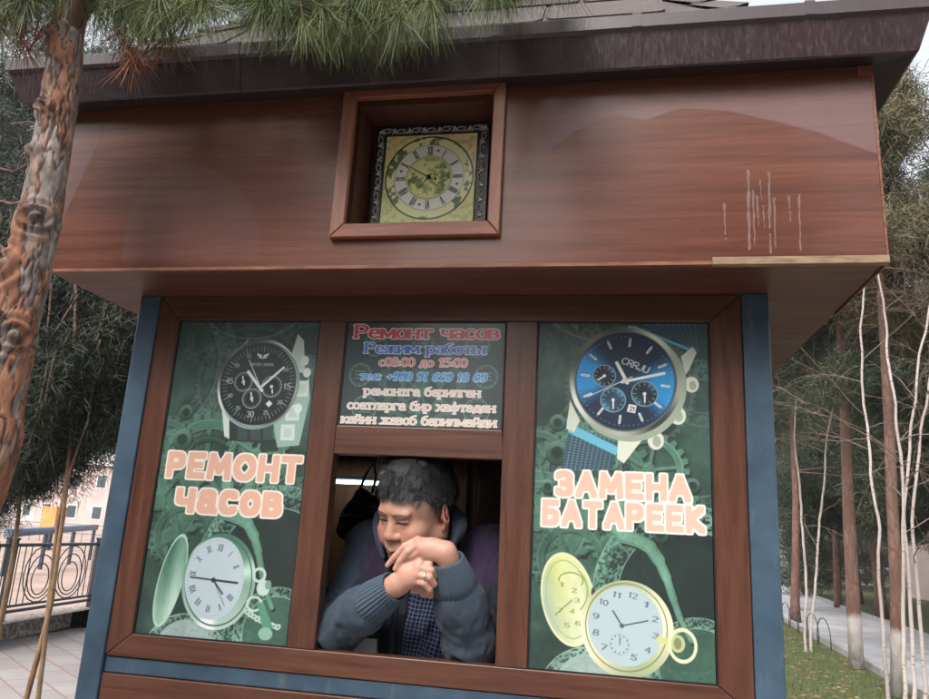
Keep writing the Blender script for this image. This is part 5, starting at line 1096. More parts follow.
# --- trees on the right
def tr_path(P, d): return [A_(a, b_, d) for a, b_ in P]
def trunk_tree(P, d, r, label, seed, m, crown=(3.0, 2.2), leaf='needle_far', **k):
    path = tr_path(P, d); base = path[0].copy(); base.z = 0; top = path[-1]; dr = (path[-1] - path[-2]).normalized(); path = [base] + ([] if path[0].z < .15 else path) + (path[1:] if path[0].z < .15 else [])
    while path[-1].z < crown[0] + 3.6: path.append(path[-1] + Vector((dr.x * .8, 0, .8)))
    H = path[-1].z; return pine(tuple(base), H, r, seed, crown[0], crown[1], label, m, leaf, path=path, **k)
trunk_tree([(857, 668), (853, 600), (849, 520), (846, 440), (840, 330)], 10.4, .105, 'slender red barked pine with a whitewashed foot on the lawn', 31, 'bark_white_foot', (3.6, 1.9), nb=34, nclump=230, dens=110)
trunk_tree([(899, 700), (897, 600), (893, 520), (889, 420), (882, 300)], 8.2, .085, 'grey trunked pine standing among the white birch stems', 32, 'bark_white_foot', (3.9, 1.9), 'needle_brown', nb=30, nclump=220, dens=110)
trunk_tree([(795, 602), (796, 560), (796, 500), (793, 420)], 17.5, .12, 'pine with a bare trunk nearest the kiosk on the far lawn', 33, 'bark', (3.4, 2.6), nb=30, nclump=120, dens=110)
trunk_tree([(838, 594), (836, 540), (834, 500), (828, 420)], 24, .14, 'pine beyond the path between the whitewashed pine and the kiosk', 34, 'bark', (3.6, 3.0), nb=30, nclump=120, dens=110)
pr = bpy.data.objects.new('x', None)
src = pine((13.5, 24, 0), 10, .17, 40, 3.0, 3.0, 'tall dark pine far behind the birches, first row', nb=60, nclump=340, dens=130, size=.22, wd=.02)
lab = ['dark pine crown filling the upper right edge beside the header', 'dark pine with low branches just past the right corner of the kiosk', 'dark pine far right behind the low red brown building', 'dark pine rising straight above the far end of the path', 'dark pine in the far row just right of the kiosk wall', 'broad dark pine behind the red barked pine, back row', 'dark pine at the far right edge above the birches', 'distant pine left of the path end near the parked cars', 'tall pine at the upper right under the eaves corner', 'back row pine behind the grey trunked pine', 'far pine closing the gap beside the right corner post']
for (x, y, s_, rz), l in zip(((7.9, 13.0, 1.1, 3.3), (7.4, 21, .9, 2.2), (24, 34, 1.25, 1), (13, 52, 1.3, 2), (8.6, 27, 1.0, 3), (15.5, 41, 1.3, 4), (11.5, 17, 1.05, 5), (16, 63, 1.2, .5), (8.9, 15.5, 1.12, 1.5), (19, 29, 1.1, 2.5), (10.6, 37, 1.1, 4.4)), lab): copy_tree(src, (x, y, 0), l, rz, s_)
fk = pine((-30, 120, 0), 11, .2, 44, 2.2, 4.5, 'hazy far tree beyond the terrace buildings, nearest the kiosk', nb=34, nclump=150, dens=80, size=.4, wd=.05)
for (px, d, s_), l in zip(((-15, 95, 1.0), (30, 130, 1.1), (66, 128, .8)), ('hazy far tree at the left edge behind the pale building', 'hazy far tree behind the low pale building', 'hazy far tree behind the red walled building')): copy_tree(fk, (place(px, d), d, 0), l, px, s_)
bpy.data.objects.remove(pr)

def birch(stems, d, label, seed, depth=3, r=.023):
    rn = random.Random(seed); P0 = A_(stems[0][0][0], stems[0][0][1], d); base = P0.copy(); base.z = 0
    e = tag(empty('birch_tree', tuple(base)), label, 'tree'); 
    for st in stems:
        b = MB(); P = [A_(a, b_, d) for a, b_ in st]
        if P[0].z > 0: P.insert(0, Vector((base.x + (P[0].x - base.x) * .5, base.y, -.02)))
        dr = (P[-1] - P[-2]).normalized(); P += [P[-1] + dr * .9, P[-1] + dr * 1.8]; rr = [r * (1 - .72 * i / (len(P) - 1)) for i in range(len(P))]; DP_, DR_ = dense(P, rr, .12); DP_ = [q + Vector((mnoise.noise(Vector((q.z * 1.3, seed * 3 + len(st), 0))) * .07 + mnoise.noise(Vector((q.z * 4, seed, 2))) * .015, 0, 0)) for q in DP_]
        b.tube(DP_, DR_, 8, 0, jitter=.05, seed=seed); b.build('trunk', MAT['birch'], e); t = MB()
        for k in range(13):
            i = rn.randrange(int(len(DP_) * .28), len(DP_)); a = rn.uniform(0, 6.283); grow(t, DP_[i], Vector((math.cos(a), math.sin(a) * .7, .5)), rn.uniform(.7, 1.5), DR_[i] * .42, depth - 1, rn, 0, -.04, 4, None, .42)
        t.build('branches', MAT['birch_twig'], e)
    return e
birch([[(889, 699), (884, 640), (877, 540), (869, 450), (862, 350), (866, 270)]], 7.2, 'single white birch stem leaning left on the lawn', 51)
birch([[(906, 699), (903, 600), (906, 500), (915, 400), (929, 300)], [(915, 699), (910, 600), (903, 480), (892, 380), (880, 290)], [(926, 699), (920, 620), (914, 520), (922, 430), (934, 360)]], 6.4, 'white birch with three stems at the right edge', 52)
birch([[(806, 655), (806, 590), (802, 520), (797, 460), (794, 380)], [(811, 655), (814, 600), (820, 520), (828, 440), (836, 380)]], 12.0, 'thin pale twin stemmed tree nearest the right corner post', 53, 3, .026)
def bush(x, y, r, h, label, seed, leaf='needle_brown'):
    rn = random.Random(seed); e = tag(empty('bush', (x, y, 0)), label, 'bush', None); C_ = []; b = MB()
    for k in range(60):
        a = rn.uniform(0, 6.283); q = r * math.sqrt(rn.random()); z = rn.uniform(.1, 1) * h * (1 - .4 * (q / r) ** 2); C_.append((x + q * math.cos(a), y + q * math.sin(a), z, .45))
    for k in range(9): a = rn.uniform(0, 6.283); b.tube([(x, y, 0), (x + r * .4 * math.cos(a), y + r * .4 * math.sin(a), h * .5), (x + r * .8 * math.cos(a), y + r * .8 * math.sin(a), h * .9)], [.03, .02, .01], 5, 0, cap=False)
    b.build('stems', MAT['twig'], e); link('crown', leafmesh('crown', C_, 150, .16, .03, seed, 1.0, .1), e, [MAT[leaf]]); return e
for i, (px, d, r, h, l) in enumerate(((800, 30, 1.6, 2.6, 'dense dark bush nearest the kiosk corner beyond the far lawn'), (829, 44, 2.6, 3.4, 'dark bush beyond the path end left of the parked cars'), (862, 46, 2.8, 3.6, 'dark bush behind the grey parked car'), (893, 44, 2.8, 3.4, 'olive bush between the birch stems near the low building'), (921, 40, 2.6, 3.2, 'olive bush at the right edge beside the low building'))):
    bush(place(px, d), d, r, h, l, 70 + i, 'needle_far' if i < 3 else 'needle_brown')
# low hoops and cars beyond the lawn
HF = tag(empty('hoop_fence', (3.0, 15, 0)), 'low fence of thin metal hoops along the lawn edge', 'fence')
b = MB()
for k in range(4, 11):
    y = 9.0 + k * .95; x = 3.58 + (y - 9) * .055; b = MB(); b.tube([(x, y - .42, -.02)] + [(x, y - .42 * math.cos(R_(a)), .16 + .32 * math.sin(R_(a))) for a in range(0, 181, 18)] + [(x, y + .42, -.02)], .009, 5); b.build('hoop', MAT['dark_metal'], HF)
LF = tag(empty('low_fence', (16, 37, 0)), 'low green grey fence along the far edge of the park path', 'fence')
b = MB()
for z in (.25, .62): b.tube([(8.5, 38, z), (34, 38, z)], .03, 5)
for i in range(52): b.tube([(8.5 + i * .5, 38, 0), (8.5 + i * .5, 38, .62)], .018, 4)
b.build('bars', M_noise('green_rail', rgb(70, 84, 74), rgb(92, 104, 92), 1, .6, 0), LF)
def car(x, y, col, label):
    e = tag(empty('parked_car', (x, y, 0)), label, 'car', 'cars parked beyond the park'); b = MB()
    prof_ = [(-2.1, .35), (2.1, .35), (2.15, .75), (1.3, .92), (.8, 1.38), (-.9, 1.42), (-1.7, .95), (-2.15, .85)]
    b.prism_y([(x + a, z) for a, z in prof_], y - .8, y + .8); b.build('body', col, e, bevel=.06); MB().prism_y([(x + a, z) for a, z in ((-1.45, .95), (1.1, .95), (.7, 1.33), (-.82, 1.36))], y - .815, y + .815).build('window', MAT['glass_dark'], e)
    for sx in (-1.35, 1.35):
        for sy in (-.74, .74): MB().tube([(x + sx, y + sy - .1, .33), (x + sx, y + sy + .1, .33)], .33, 16).build('wheel', MAT['black'], e)
MAT['car_white'] = M_noise('white_car_paint', rgb(196, 198, 200), rgb(206, 208, 210), 1, .25, 0); MAT['car_grey'] = M_noise('grey_car_paint', rgb(110, 114, 120), rgb(124, 128, 132), 1, .25, 0)
car(place(822, 56), 56, MAT['car_white'], 'white car parked far away, left of the others'); car(place(852, 57), 57, MAT['car_grey'], 'grey car parked far away beside the white one'); car(place(888, 58), 58, MAT['car_white'], 'white car parked far away behind the birches')

# --- trees facing the kiosk, behind the photographer (they show in the glossy header)
bt = pine((1.3, -8.8, 0), 7.6, .2, 61, 1.9, 3.4, 'round dense tree facing the kiosk from across the pavement', nb=70, nclump=560, dens=110, size=.2, wd=.05, name='round_tree', cat='tree')
copy_tree(bt, (-6.2, -8.6, 0), 'round dense tree facing the left half of the kiosk', 2.0, 1.25)
copy_tree(bt, (8.5, -14, 0), 'round dense tree further right across the pavement', 4.0, 1.2)
copy_tree(bt, (-14.5, -10, 0), 'round dense tree far left across the pavement', 3.0, 1.3)

# ------------------------------------------------------------------ air
b = MB(); b.box(-260, 260, -30, 460, -8, 90); n_ = bpy.data.materials.new('haze_air'); n_.use_nodes = True; t_ = n_.node_tree; t_.nodes.remove(t_.nodes['Principled BSDF'])
pv = t_.nodes.new('ShaderNodeVolumePrincipled'); pv.inputs['Density'].default_value = .0010; pv.inputs['Color'].default_value = (.86, .88, .92, 1); pv.inputs['Anisotropy'].default_value = .2; t_.links.new(pv.outputs[0], t_.nodes['Material Output'].inputs['Volume'])
hz_ = b.build('haze', n_); hz_['kind'] = 'stuff'; hz_['label'] = 'pale haze over the far distance'; hz_['category'] = 'haze'
# ------------------------------------------------------------------ signed-distance modelling for the figure
class SDF:
    def __init__(s, lo, hi, h):
        s.lo = np.array(lo, float); s.h = h; s.n = np.ceil((np.array(hi) - s.lo) / h).astype(int) + 1
        s.D = np.full(tuple(s.n), 0.06, np.float32)
    def win(s, lo, hi, pad=.03):
        a = np.maximum(np.floor((np.array(lo) - pad - s.lo) / s.h).astype(int), 0); b = np.minimum(np.ceil((np.array(hi) + pad - s.lo) / s.h).astype(int) + 1, s.n)
        if (b <= a).any(): return None, None, None, None
        g = [s.lo[i] + s.h * np.arange(a[i], b[i]) for i in range(3)]
        X, Y, Z = np.meshgrid(*g, indexing='ij', copy=False); return tuple(slice(a[i], b[i]) for i in range(3)), X.astype(np.float32), Y.astype(np.float32), Z.astype(np.float32)
    def comb(s, w, d, k, op):
        A = s.D[w]
        if op == 'sub': d = -d
        if k <= 0: s.D[w] = np.minimum(A, d) if op == 'add' else np.maximum(A, d); return
        if op == 'add': t = np.clip(.5 + .5 * (A - d) / k, 0, 1); s.D[w] = A * (1 - t) + d * t - k * t * (1 - t)
        else: t = np.clip(.5 - .5 * (A - d) / k, 0, 1); s.D[w] = A * (1 - t) + d * t + k * t * (1 - t)
    def ell(s, c, r, M=None, k=.01, op='add', W=None):
        """ellipsoid: centre c, radii r in a frame with rotation M"""
        c = np.array(c, float); R = max(r); w, X, Y, Z = s.win(c - R, c + R)
        if w is None: return
        P = np.stack([X - c[0], Y - c[1], Z - c[2]], -1)
        if M is not None: P = P @ M.astype(np.float32)
        q = P / np.array(r, np.float32); k0 = np.linalg.norm(q, axis=-1); k1 = np.linalg.norm(q / np.array(r, np.float32), axis=-1)
        d = k0 * (k0 - 1) / np.maximum(k1, 1e-6); s.comb(w, d, k, op)
    def cone(s, a, b, ra, rb, k=.01, op='add'):
        a = np.array(a, float); b = np.array(b, float); R = max(ra, rb); w, X, Y, Z = s.win(np.minimum(a, b) - R, np.maximum(a, b) + R)
        if w is None: return
        ba = b - a; L = max(float(ba @ ba), 1e-12); t = np.clip(((X - a[0]) * ba[0] + (Y - a[1]) * ba[1] + (Z - a[2]) * ba[2]) / L, 0, 1)
        d = np.sqrt((X - a[0] - t * ba[0]) ** 2 + (Y - a[1] - t * ba[1]) ** 2 + (Z - a[2] - t * ba[2]) ** 2) - (ra + (rb - ra) * t); s.comb(w, d, k, op)
    def chain(s, P, r, k=.01, op='add'):
        for i in range(len(P) - 1): s.cone(P[i], P[i + 1], r[i], r[i + 1], k, op)
    def mesh(s):
        """surface nets"""
        D = s.D; h = s.h; n = D.shape; ins = D < 0
        cnt = np.zeros((n[0] - 1, n[1] - 1, n[2] - 1), np.int8); acc = None
        c8 = [(i, j, k) for i in (0, 1) for j in (0, 1) for k in (0, 1)]
        for (i, j, k) in c8: cnt += ins[i:n[0] - 1 + i, j:n[1] - 1 + j, k:n[2] - 1 + k]
        act = (cnt > 0) & (cnt < 8); I = np.argwhere(act); idx = -np.ones(act.shape, np.int64); idx[act] = np.arange(len(I))
        acc = np.zeros((len(I), 3)); num = np.zeros(len(I)); val = {c: D[I[:, 0] + c[0], I[:, 1] + c[1], I[:, 2] + c[2]].astype(float) for c in c8}
        for a in c8:
            for ax in range(3):
                if a[ax]: continue
                b_ = list(a); b_[ax] = 1; b_ = tuple(b_); va, vb = val[a], val[b_]; cr = (va < 0) != (vb < 0); t = np.where(cr, va / np.where(va == vb, 1, va - vb), 0)
                p = np.zeros((len(I), 3)); p[:] = a; p[:, ax] = t; acc += p * cr[:, None]; num += cr
        V = s.lo + (I + acc / np.maximum(num, 1)[:, None]) * h; F = []
        for ax in range(3):
            u, v = [(1, 2), (2, 0), (0, 1)][ax]; sl0 = [slice(1, n[i] - 1) for i in range(3)]; sl1 = list(sl0); sl0[ax] = slice(0, n[ax] - 1); sl1[ax] = slice(1, n[ax])
            A, B = ins[tuple(sl0)], ins[tuple(sl1)]; E_ = np.argwhere(A != B); off = np.array([1, 1, 1]); off[ax] = 0; G = E_ + off; flip = B[tuple(E_.T)]
            def q(du, dv): H = G.copy(); H[:, u] -= du; H[:, v] -= dv; return idx[tuple(H.T)]
            f = np.stack([q(1, 1), q(0, 1), q(0, 0), q(1, 0)], 1); f[flip] = f[flip][:, ::-1]; F.append(f)
        F = np.concatenate(F); F = F[(F >= 0).all(1)]; return V, F
def smooth_(V, F, it=2, lam=.5):
    n = len(V)
    for _ in range(it):
        acc = np.zeros_like(V); c = np.zeros(n)
        for a in range(4):
            for b_ in (1, 3): np.add.at(acc, F[:, a], V[F[:, (a + b_) % 4]]); np.add.at(c, F[:, a], 1)
        V = V + (acc / np.maximum(c, 1)[:, None] - V) * lam
    return V
def ra(ax, d):
    c, s_ = math.cos(R_(d)), math.sin(R_(d)); return np.array({'x': [[1, 0, 0], [0, c, -s_], [0, s_, c]], 'y': [[c, 0, s_], [0, 1, 0], [-s_, 0, c]], 'z': [[c, -s_, 0], [s_, c, 0], [0, 0, 1]]}[ax])
def pp(px, py, y): return np.array(at(px, py, y))
def h1(a, b_, y): return pp(370 + a / 5.82, 490 + b_ / 5.82, y)      # measured on the hands
def h2(a, b_, y): return pp(310 + a / 3.18, 450 + b_ / 3.18, y)      # measured on the whole figure

HM = ra('z', -31) @ ra('x', 21) @ ra('y', 7); HC = np.array([-.507, .098, 1.604]); HS = 1.09
def hp(*p): return HC + HM @ (np.array(p) * HS)
PER = tag(empty('person', (-.50, .30, .95)), 'man in blue grey zip cardigan and checked shirt leaning on the counter, chin on hands', 'person')

# joints
SR, SLf = np.array([-.675, .25, 1.500]), np.array([-.315, .27, 1.505])
ER, WR = h2(72, 580, .088), h1(168, 540, -.035)
EL, WL = h2(512, 612, .085), h1(440, 362, -.045)
ER[2] = max(ER[2], 1.272); EL[2] = max(EL[2], 1.272)

B = SDF((-.78, -.15, 1.02), (-.20, .42, 1.78), .0022)
# skull and face (local frame: x right, -y forward, z up)
e = lambda c, r, k=.01, op='add', rot=None: B.ell(hp(*c), [q * HS for q in r], HM if rot is None else HM @ rot, k, op)
cn = lambda a, b_, r1, r2, k=.01, op='add': B.cone(hp(*a), hp(*b_), r1 * HS, r2 * HS, k, op)
e((0, .018, .032), (.078, .096, .086), 0)
e((0, -.030, .030), (.068, .058, .062), .03)
e((0, -.028, -.040), (.070, .063, .072), .03)
cn((-.058, .005, -.050), (-.022, -.062, -.096), .026, .022, .02); cn((.058, .005, -.050), (.022, -.062, -.096), .026, .022, .02)
e((0, -.072, -.096), (.024, .020, .018), .02)
e((-.043, -.060, -.028), (.028, .030, .026), .02); e((.043, -.060, -.028), (.028, .030, .026), .02)       # cheek bones
e((-.040, -.064, -.050), (.027, .028, .025), .016); e((.040, -.064, -.050), (.027, .028, .025), .016)       # smiling cheeks
e((0, -.078, .028), (.050, .016, .012), .015); e((-.028, -.084, .020), (.020, .009, .006), .012); e((.028, -.084, .020), (.020, .009, .006), .012)
e((-.032, -.1005, .003), (.017, .014, .0095), .010, 'sub'); e((.032, -.1005, .003), (.017, .014, .0095), .010, 'sub')
e((-.032, -.0765, .001), (.0165, .0125, .0105), .004); e((.032, -.0765, .001), (.0165, .0125, .0105), .004)     # lids
e((-.032, -.082, .0075), (.0175, .0085, .0036), .003); e((.032, -.082, .0075), (.0175, .0085, .0036), .003)
e((-.031, -.080, -.0075), (.0165, .0085, .0035), .004); e((.031, -.080, -.0075), (.0165, .0085, .0035), .004)   # pouches
for s_ in (-1, 1):
    cn((s_ * .019, -.0905, .0005), (s_ * .032, -.0925, .0022), .0011, .0014, .0012, 'sub'); cn((s_ * .032, -.0925, .0022), (s_ * .046, -.0845, -.0008), .0014, .0009, .0012, 'sub')
cn((0, -.083, .010), (0, -.0995, -.026), .009, .0145, .012); e((0, -.1025, -.030), (.0165, .0125, .0110), .006); e((-.0165, -.094, -.033), (.0095, .0105, .0090), .005); e((.0165, -.094, -.033), (.0095, .0105, .0090), .005)
for s_ in (-1, 1): e((s_ * .0072, -.101, -.0415), (.0040, .0052, .0035), .002, 'sub')
for s_ in (-1, 1): cn((s_ * .019, -.0965, -.038), (s_ * .034, -.085, -.064), .0016, .0012, .006, 'sub')
e((0, -.088, -.062), (.030, .015, .016), .012)
cn((-.024, -.0935, -.0645), (0, -.101, -.0655), .0036, .0052, .003); cn((.024, -.0935, -.0645), (0, -.101, -.0655), .0036, .0052, .003)
cn((-.018, -.0935, -.0745), (.018, -.0935, -.0745), .0055, .0055, .004)
cn((-.030, -.0925, -.0665), (0, -.1045, -.0705), .0012, .0012, .0015, 'sub'); cn((.030, -.0925, -.0665), (0, -.1045, -.0705), .0012, .0012, .0015, 'sub')
for s_ in (-1, 1):      # ears
    Mr = ra('z', s_ * 44) @ ra('x', -8)
    e((s_ * .083, .014, -.002), (.0090, .0255, .0320), .006, rot=Mr); e((s_ * .0905, .009, .004), (.0060, .0155, .0205), .004, 'sub', Mr); e((s_ * .0845, .002, -.004), (.0050, .0060, .007), .004, rot=Mr); e((s_ * .082, .004, -.031), (.0065, .009, .0105), .005, rot=Mr)
    e((s_ * .088, .013, .004), (.003, .008, .014), .003, rot=Mr)
NB = np.array([-.495, .245, 1.485]); B.cone(hp(0, .034, -.055), NB, .060, .066, .03)
# trunk under the clothes (one body)
B.chain([NB, (-.495, .28, 1.40), (-.50, .33, 1.15), (-.50, .36, 1.0)], [.08, .13, .14, .14], .05); B.cone(NB + [-.02, .02, -.02], SR, .06, .058, .04); B.cone(NB + [.02, .02, -.02], SLf, .06, .058, .04)
for S_, E_, W_ in ((SR, ER, WR), (SLf, EL, WL)): B.chain([S_, E_, W_], [.052, .042, .029], .02)
# his left hand, laid over the right one, chin resting on it
y0 = -.052
KN = [h1(276, 292, y0), h1(288, 318, y0 - .012), h1(300, 350, y0 - .014), h1(318, 380, y0 - .008)]
for q, r in zip(KN, (.0115, .0120, .0115, .0105)): B.cone(WL + (q - KN[1]) * .35, q, .0175, r, .012)
B.ell(h1(365, 335, y0 - .002), (.028, .016, .024), None, .014)
def finger(P, r, k=.0018): B.chain(P, r, k)
finger([KN[0], h1(204, 328, y0 - .006), h1(145, 388, y0 + .000), h1(102, 436, y0 + .008)], [.0105, .0098, .0085, .0066])
finger([KN[1], h1(222, 358, y0 - .014), h1(176, 412, y0 - .008), h1(146, 458, y0 - .0)], [.0110, .0100, .0085, .0068])
finger([KN[2], h1(238, 385, y0 - .008), h1(198, 415, y0 + .012), h1(190, 440, y0 + .03)], [.0105, .0095, .008, .007])
finger([KN[3], h1(262, 400, y0 + .0), h1(232, 420, y0 + .018), h1(230, 440, y0 + .034)], [.0095, .0085, .0075, .0065])
finger([h1(370, 320, y0 + .018), h1(300, 300, y0 + .026), h1(240, 320, y0 + .030)], [.014, .0115, .009])          # thumb under the jaw
# his right hand, a loose fist below
y1 = -.050
J = [h1(292, 420, y1 - .006), h1(284, 452, y1 - .016), h1(276, 492, y1 - .018), h1(262, 528, y1 - .012)]
for q, r in zip(J, (.0125, .0125, .0120, .0110)): B.cone(WR + (q - J[1]) * .30, q, .019, r, .012)
B.ell(h1(225, 490, y1 - .004), (.026, .018, .026), None, .014)
finger([J[0], h1(345, 432, y1 - .008), h1(360, 460, y1 + .014), h1(330, 480, y1 + .026)], [.0105, .0098, .0088, .0075])
finger([J[1], h1(356, 468, y1 - .018), h1(378, 500, y1 - .000), h1(352, 522, y1 + .016)], [.0105, .0098, .0088, .0075])
finger([J[2], h1(345, 508, y1 - .026), h1(372, 545, y1 - .012), h1(352, 566, y1 + .006)], [.0102, .0096, .0085, .0072])
finger([J[3], h1(318, 542, y1 - .022), h1(346, 578, y1 - .014), h1(340, 598, y1 + .000)], [.0095, .0088, .0078, .0066])
finger([h1(250, 440, y1 + .018), h1(310, 430, y1 + .024), h1(350, 445, y1 + .028)], [.014, .0115, .0095])
V, F = B.mesh(); V = smooth_(V, F, 2, .45)
# skin colour: flush on cheeks, nose and ears, darker brows, lid line, lips, stubble
L = ((V - HC) @ HM) / HS; base = np.array([182, 138, 118.]); C = np.tile(base, (len(V), 1))
def blob(c, r, col, a, P=L):
    d = np.linalg.norm((P - np.array(c)) / np.array(r), axis=1); t = (np.clip(1 - d, 0, 1) ** .7 * a)[:, None]; C[:] = C * (1 - t) + np.array(col, float) * t
n3 = np.array([mnoise.noise(Vector(p) * 55) for p in V]); n4 = np.array([mnoise.noise(Vector(p) * 260) for p in V])
C += (n3 * 9 + n4 * 8)[:, None] * np.array([1, .85, .8])
for s_ in (-1, 1):
    blob((s_ * .045, -.075, -.032), (.036, .045, .032), (186, 114, 98), .5); blob((s_ * .088, .01, 0), (.02, .04, .045), (186, 108, 90), .6); blob((s_ * .032, -.09, .004), (.024, .03, .014), (138, 92, 78), .65)
    for k in range(6):
        u = k / 5 * .85; blob((s_ * (.014 + .038 * u), -.088, .0205 + .006 * math.sin(u * 2.6) - .004 * u), (.0085, .03, .0042), (66, 50, 46), .75)
        blob((s_ * (.018 + .028 * u), -.09, .0012 + .0020 * math.sin(u * 3.1) - .0012 * u), (.0066, .02, .0026), (26, 17, 16), 1.0)
    blob((s_ * .0072, -.102, -.0415), (.006, .008, .004), (70, 34, 30), .9); blob((s_ * .027, -.09, -.05), (.006, .012, .018), (140, 84, 70), .5)
blob((0, -.104, -.028), (.020, .02, .018), (188, 116, 98), .5)
for k in range(9): u = (k - 4) / 4; blob((u * .026, -.102 + abs(u) * .008, -.0692 + .004 * abs(u)), (.006, .012, .0036), (122, 58, 54), .9); blob((u * .022, -.1, -.0745), (.007, .012, .005), (168, 92, 84), .7)
blob((0, -.09, -.088), (.05, .05, .03), (132, 102, 92), .35)
hand = (V[:, 1] < .0) & (V[:, 2] < 1.56) & (np.linalg.norm(L, axis=1) > .118)
C[hand] = C[hand] * .5 + np.array([206, 156, 140.]) * .5
for q in KN + J: blob(tuple(q), (.017, .017, .017), (194, 124, 106), .4, V)
def nail(p, d): blob(tuple(p), (.0062, .0075, .0062), (222, 168, 152), .9, V)
nail(h1(98, 436, y0 - .0), 0); nail(h1(143, 458, y0 - .008), 0)
me = mesh_np('body', V, F); set_color(me, s2l(np.clip(C / 255, 0, 1)))
n = NM('skin', .46); n.base(n.attr('print')); n.b.inputs['Subsurface Weight'].default_value = .12; n.b.inputs['Subsurface Radius'].default_value = (.012, .004, .002); n.b.inputs['Subsurface Scale'].default_value = 1.0
n.bump(n.noise(n.map(), 330, 4, .7), .4, .0010); link('body', me, PER, [n.m])
# ring
rb = MB(); rc = h1(340, 500, y1 - .023); ax_ = Vector((h1(345, 508, 0) - h1(276, 492, 0)).tolist()).normalized(); u_ = ax_.orthogonal().normalized(); v_ = ax_.cross(u_); RC = Vector((np.array(J[2]) * .32 + h1(345, 508, y1 - .026) * .68).tolist())
rb.tube([RC + u_ * .0118 * math.cos(R_(a)) + v_ * .0118 * math.sin(R_(a)) for a in range(0, 361, 15)], .0016, 6, cap=False); o = rb.build('ring', M_noise('silver', rgb(190, 190, 186), rgb(210, 210, 206), 3, .25, 0, metal=1.0), PER)
stn = SDF(tuple(RC - Vector((.02, .03, .02))), tuple(RC + Vector((.02, .01, .02))), .0012); stn.ell(tuple(RC + Vector((0, -.0125, .001))), (.0055, .003, .0045), None, 0); Vs, Fs = stn.mesh(); link('stone', mesh_np('stone', Vs, Fs), o, [M_noise('ring_stone', rgb(150, 156, 150), rgb(186, 190, 184), 90, .2, 0)])

# hair: cap with a ragged front line, then short combed strands
Hh = SDF(HC - .16, HC + .20, .0026)
def he(c, r, k=.01, op='add'): Hh.ell(hp(*c), [q * HS for q in r], HM, k, op)
he((0, .024, .047), (.088, .102, .0965), 0); he((0, -.036, .076), (.064, .052, .042), .02); he((0, -.01, .112), (.058, .075, .034), .03)
he((0, -.118, -.022), (.078, .060, .066), .008, 'sub'); he((-.045, -.10, -.022), (.048, .050, .052), .008, 'sub'); he((.045, -.10, -.024), (.048, .050, .052), .008, 'sub')
he((0, -.03, -.090), (.12, .10, .072), .01, 'sub'); he((.098, .012, -.012), (.030, .030, .040), .006, 'sub'); he((-.098, .012, -.012), (.030, .030, .040), .006, 'sub'); he((0, .05, -.12), (.1, .12, .07), .01, 'sub')
V, F = Hh.mesh(); L = ((V - HC) @ HM) / HS; nn = np.array([mnoise.noise(Vector((p[0] * 26, p[1] * 26, p[2] * 26))) for p in V]); nrm = (V - hp(0, .02, .02)); nrm /= np.linalg.norm(nrm, axis=1)[:, None]; V = smooth_(V, F, 2); V = V + nrm * (nn * .0025)[:, None]; jag = np.array([mnoise.noise(Vector((p[0] * 90, p[1] * 90, p[2] * 20))) for p in V]); fr_ = (L[:, 1] < -.01) & (L[:, 2] < .075); V[fr_, 2] += jag[fr_] * .006
n = NM('cropped_hair', .6); vv = n.map((1, 1, 1)); f = n.noise(vv, 160, 3, .7); g = n.noise(vv, 14, 3); c = n.ramp(f, [(.4, rgb(16, 16, 18)), (.62, rgb(34, 34, 37)), (.78, rgb(70, 70, 74))]); c = n.mix(n.ramp(g, [(.45, 0.0), (.7, .5)]), c, rgb(20, 19, 20)); n.base(c); n.bump(f, .7, .003); MAT['hair'] = n.m
hair = link('hair', mesh_np('hair', V, F), PER, [MAT['hair']])
r = np.random.RandomState(9); k = r.choice(len(V), 34000); P = V[k]; Lk = ((P - HC) @ HM) / HS; out = nrm[k]
fw = np.stack([np.sign(Lk[:, 0]) * .35, np.full(len(P), -1.0), -.25 - 1.2 * np.clip(np.abs(Lk[:, 0]) / .08, 0, 1) ** 3], 1); fw[Lk[:, 1] > .05] = [0, .1, -1]
tdir = fw @ HM.T; tdir -= out * (tdir * out).sum(1)[:, None]; tdir /= np.linalg.norm(tdir, axis=1)[:, None]; g_ = tdir + out * (.12 + .20 * r.rand(len(P)))[:, None] + r.normal(size=P.shape) * .22; g_ /= np.linalg.norm(g_, axis=1)[:, None]
cl = np.array([[mnoise.noise(Vector(q) * 55), mnoise.noise(Vector(q) * 55 + Vector((9, 0, 0))), mnoise.noise(Vector(q) * 55 + Vector((0, 9, 0)))] for q in P]); g_ = g_ + cl * .9; g_ /= np.linalg.norm(g_, axis=1)[:, None]
Ln = .010 + .014 * r.rand(len(P)) + .005 * np.clip(Lk[:, 2] / .1, 0, 1); sd_ = np.cross(g_, out); sd_ /= np.maximum(np.linalg.norm(sd_, axis=1), 1e-6)[:, None]; sd_ *= .00048; P0 = P - out * .002; P1 = P0 + g_ * Ln[:, None]; P1 -= out * (Ln * .12)[:, None]
VV = np.stack([P0 - sd_, P0 + sd_, P1], 1).reshape(-1, 3); FF = np.arange(3 * len(P)).reshape(-1, 3); grey = r.rand(len(P)) < (.07 + .24 * (Lk[:, 1] < -.03) + .14 * (Lk[:, 2] < .04))
eb = []
for s_ in (-1, 1):
    for _ in range(230):
        u = r.rand() * .8; c_ = np.array([s_ * (.013 + .040 * u), -.0935 + .020 * u * u, .0195 + .0065 * math.sin(u * 2.6) - .004 * u + r.normal() * .0016]); d_ = np.array([s_ * .9, -.15 + .3 * u, .35 - .6 * u]) + r.normal(size=3) * .25; d_ /= np.linalg.norm(d_); a = hp(*c_); eb.append([a + HM @ np.array([0, 0, .00035]), a - HM @ np.array([0, 0, .00035]), a + HM @ d_ * .0065])
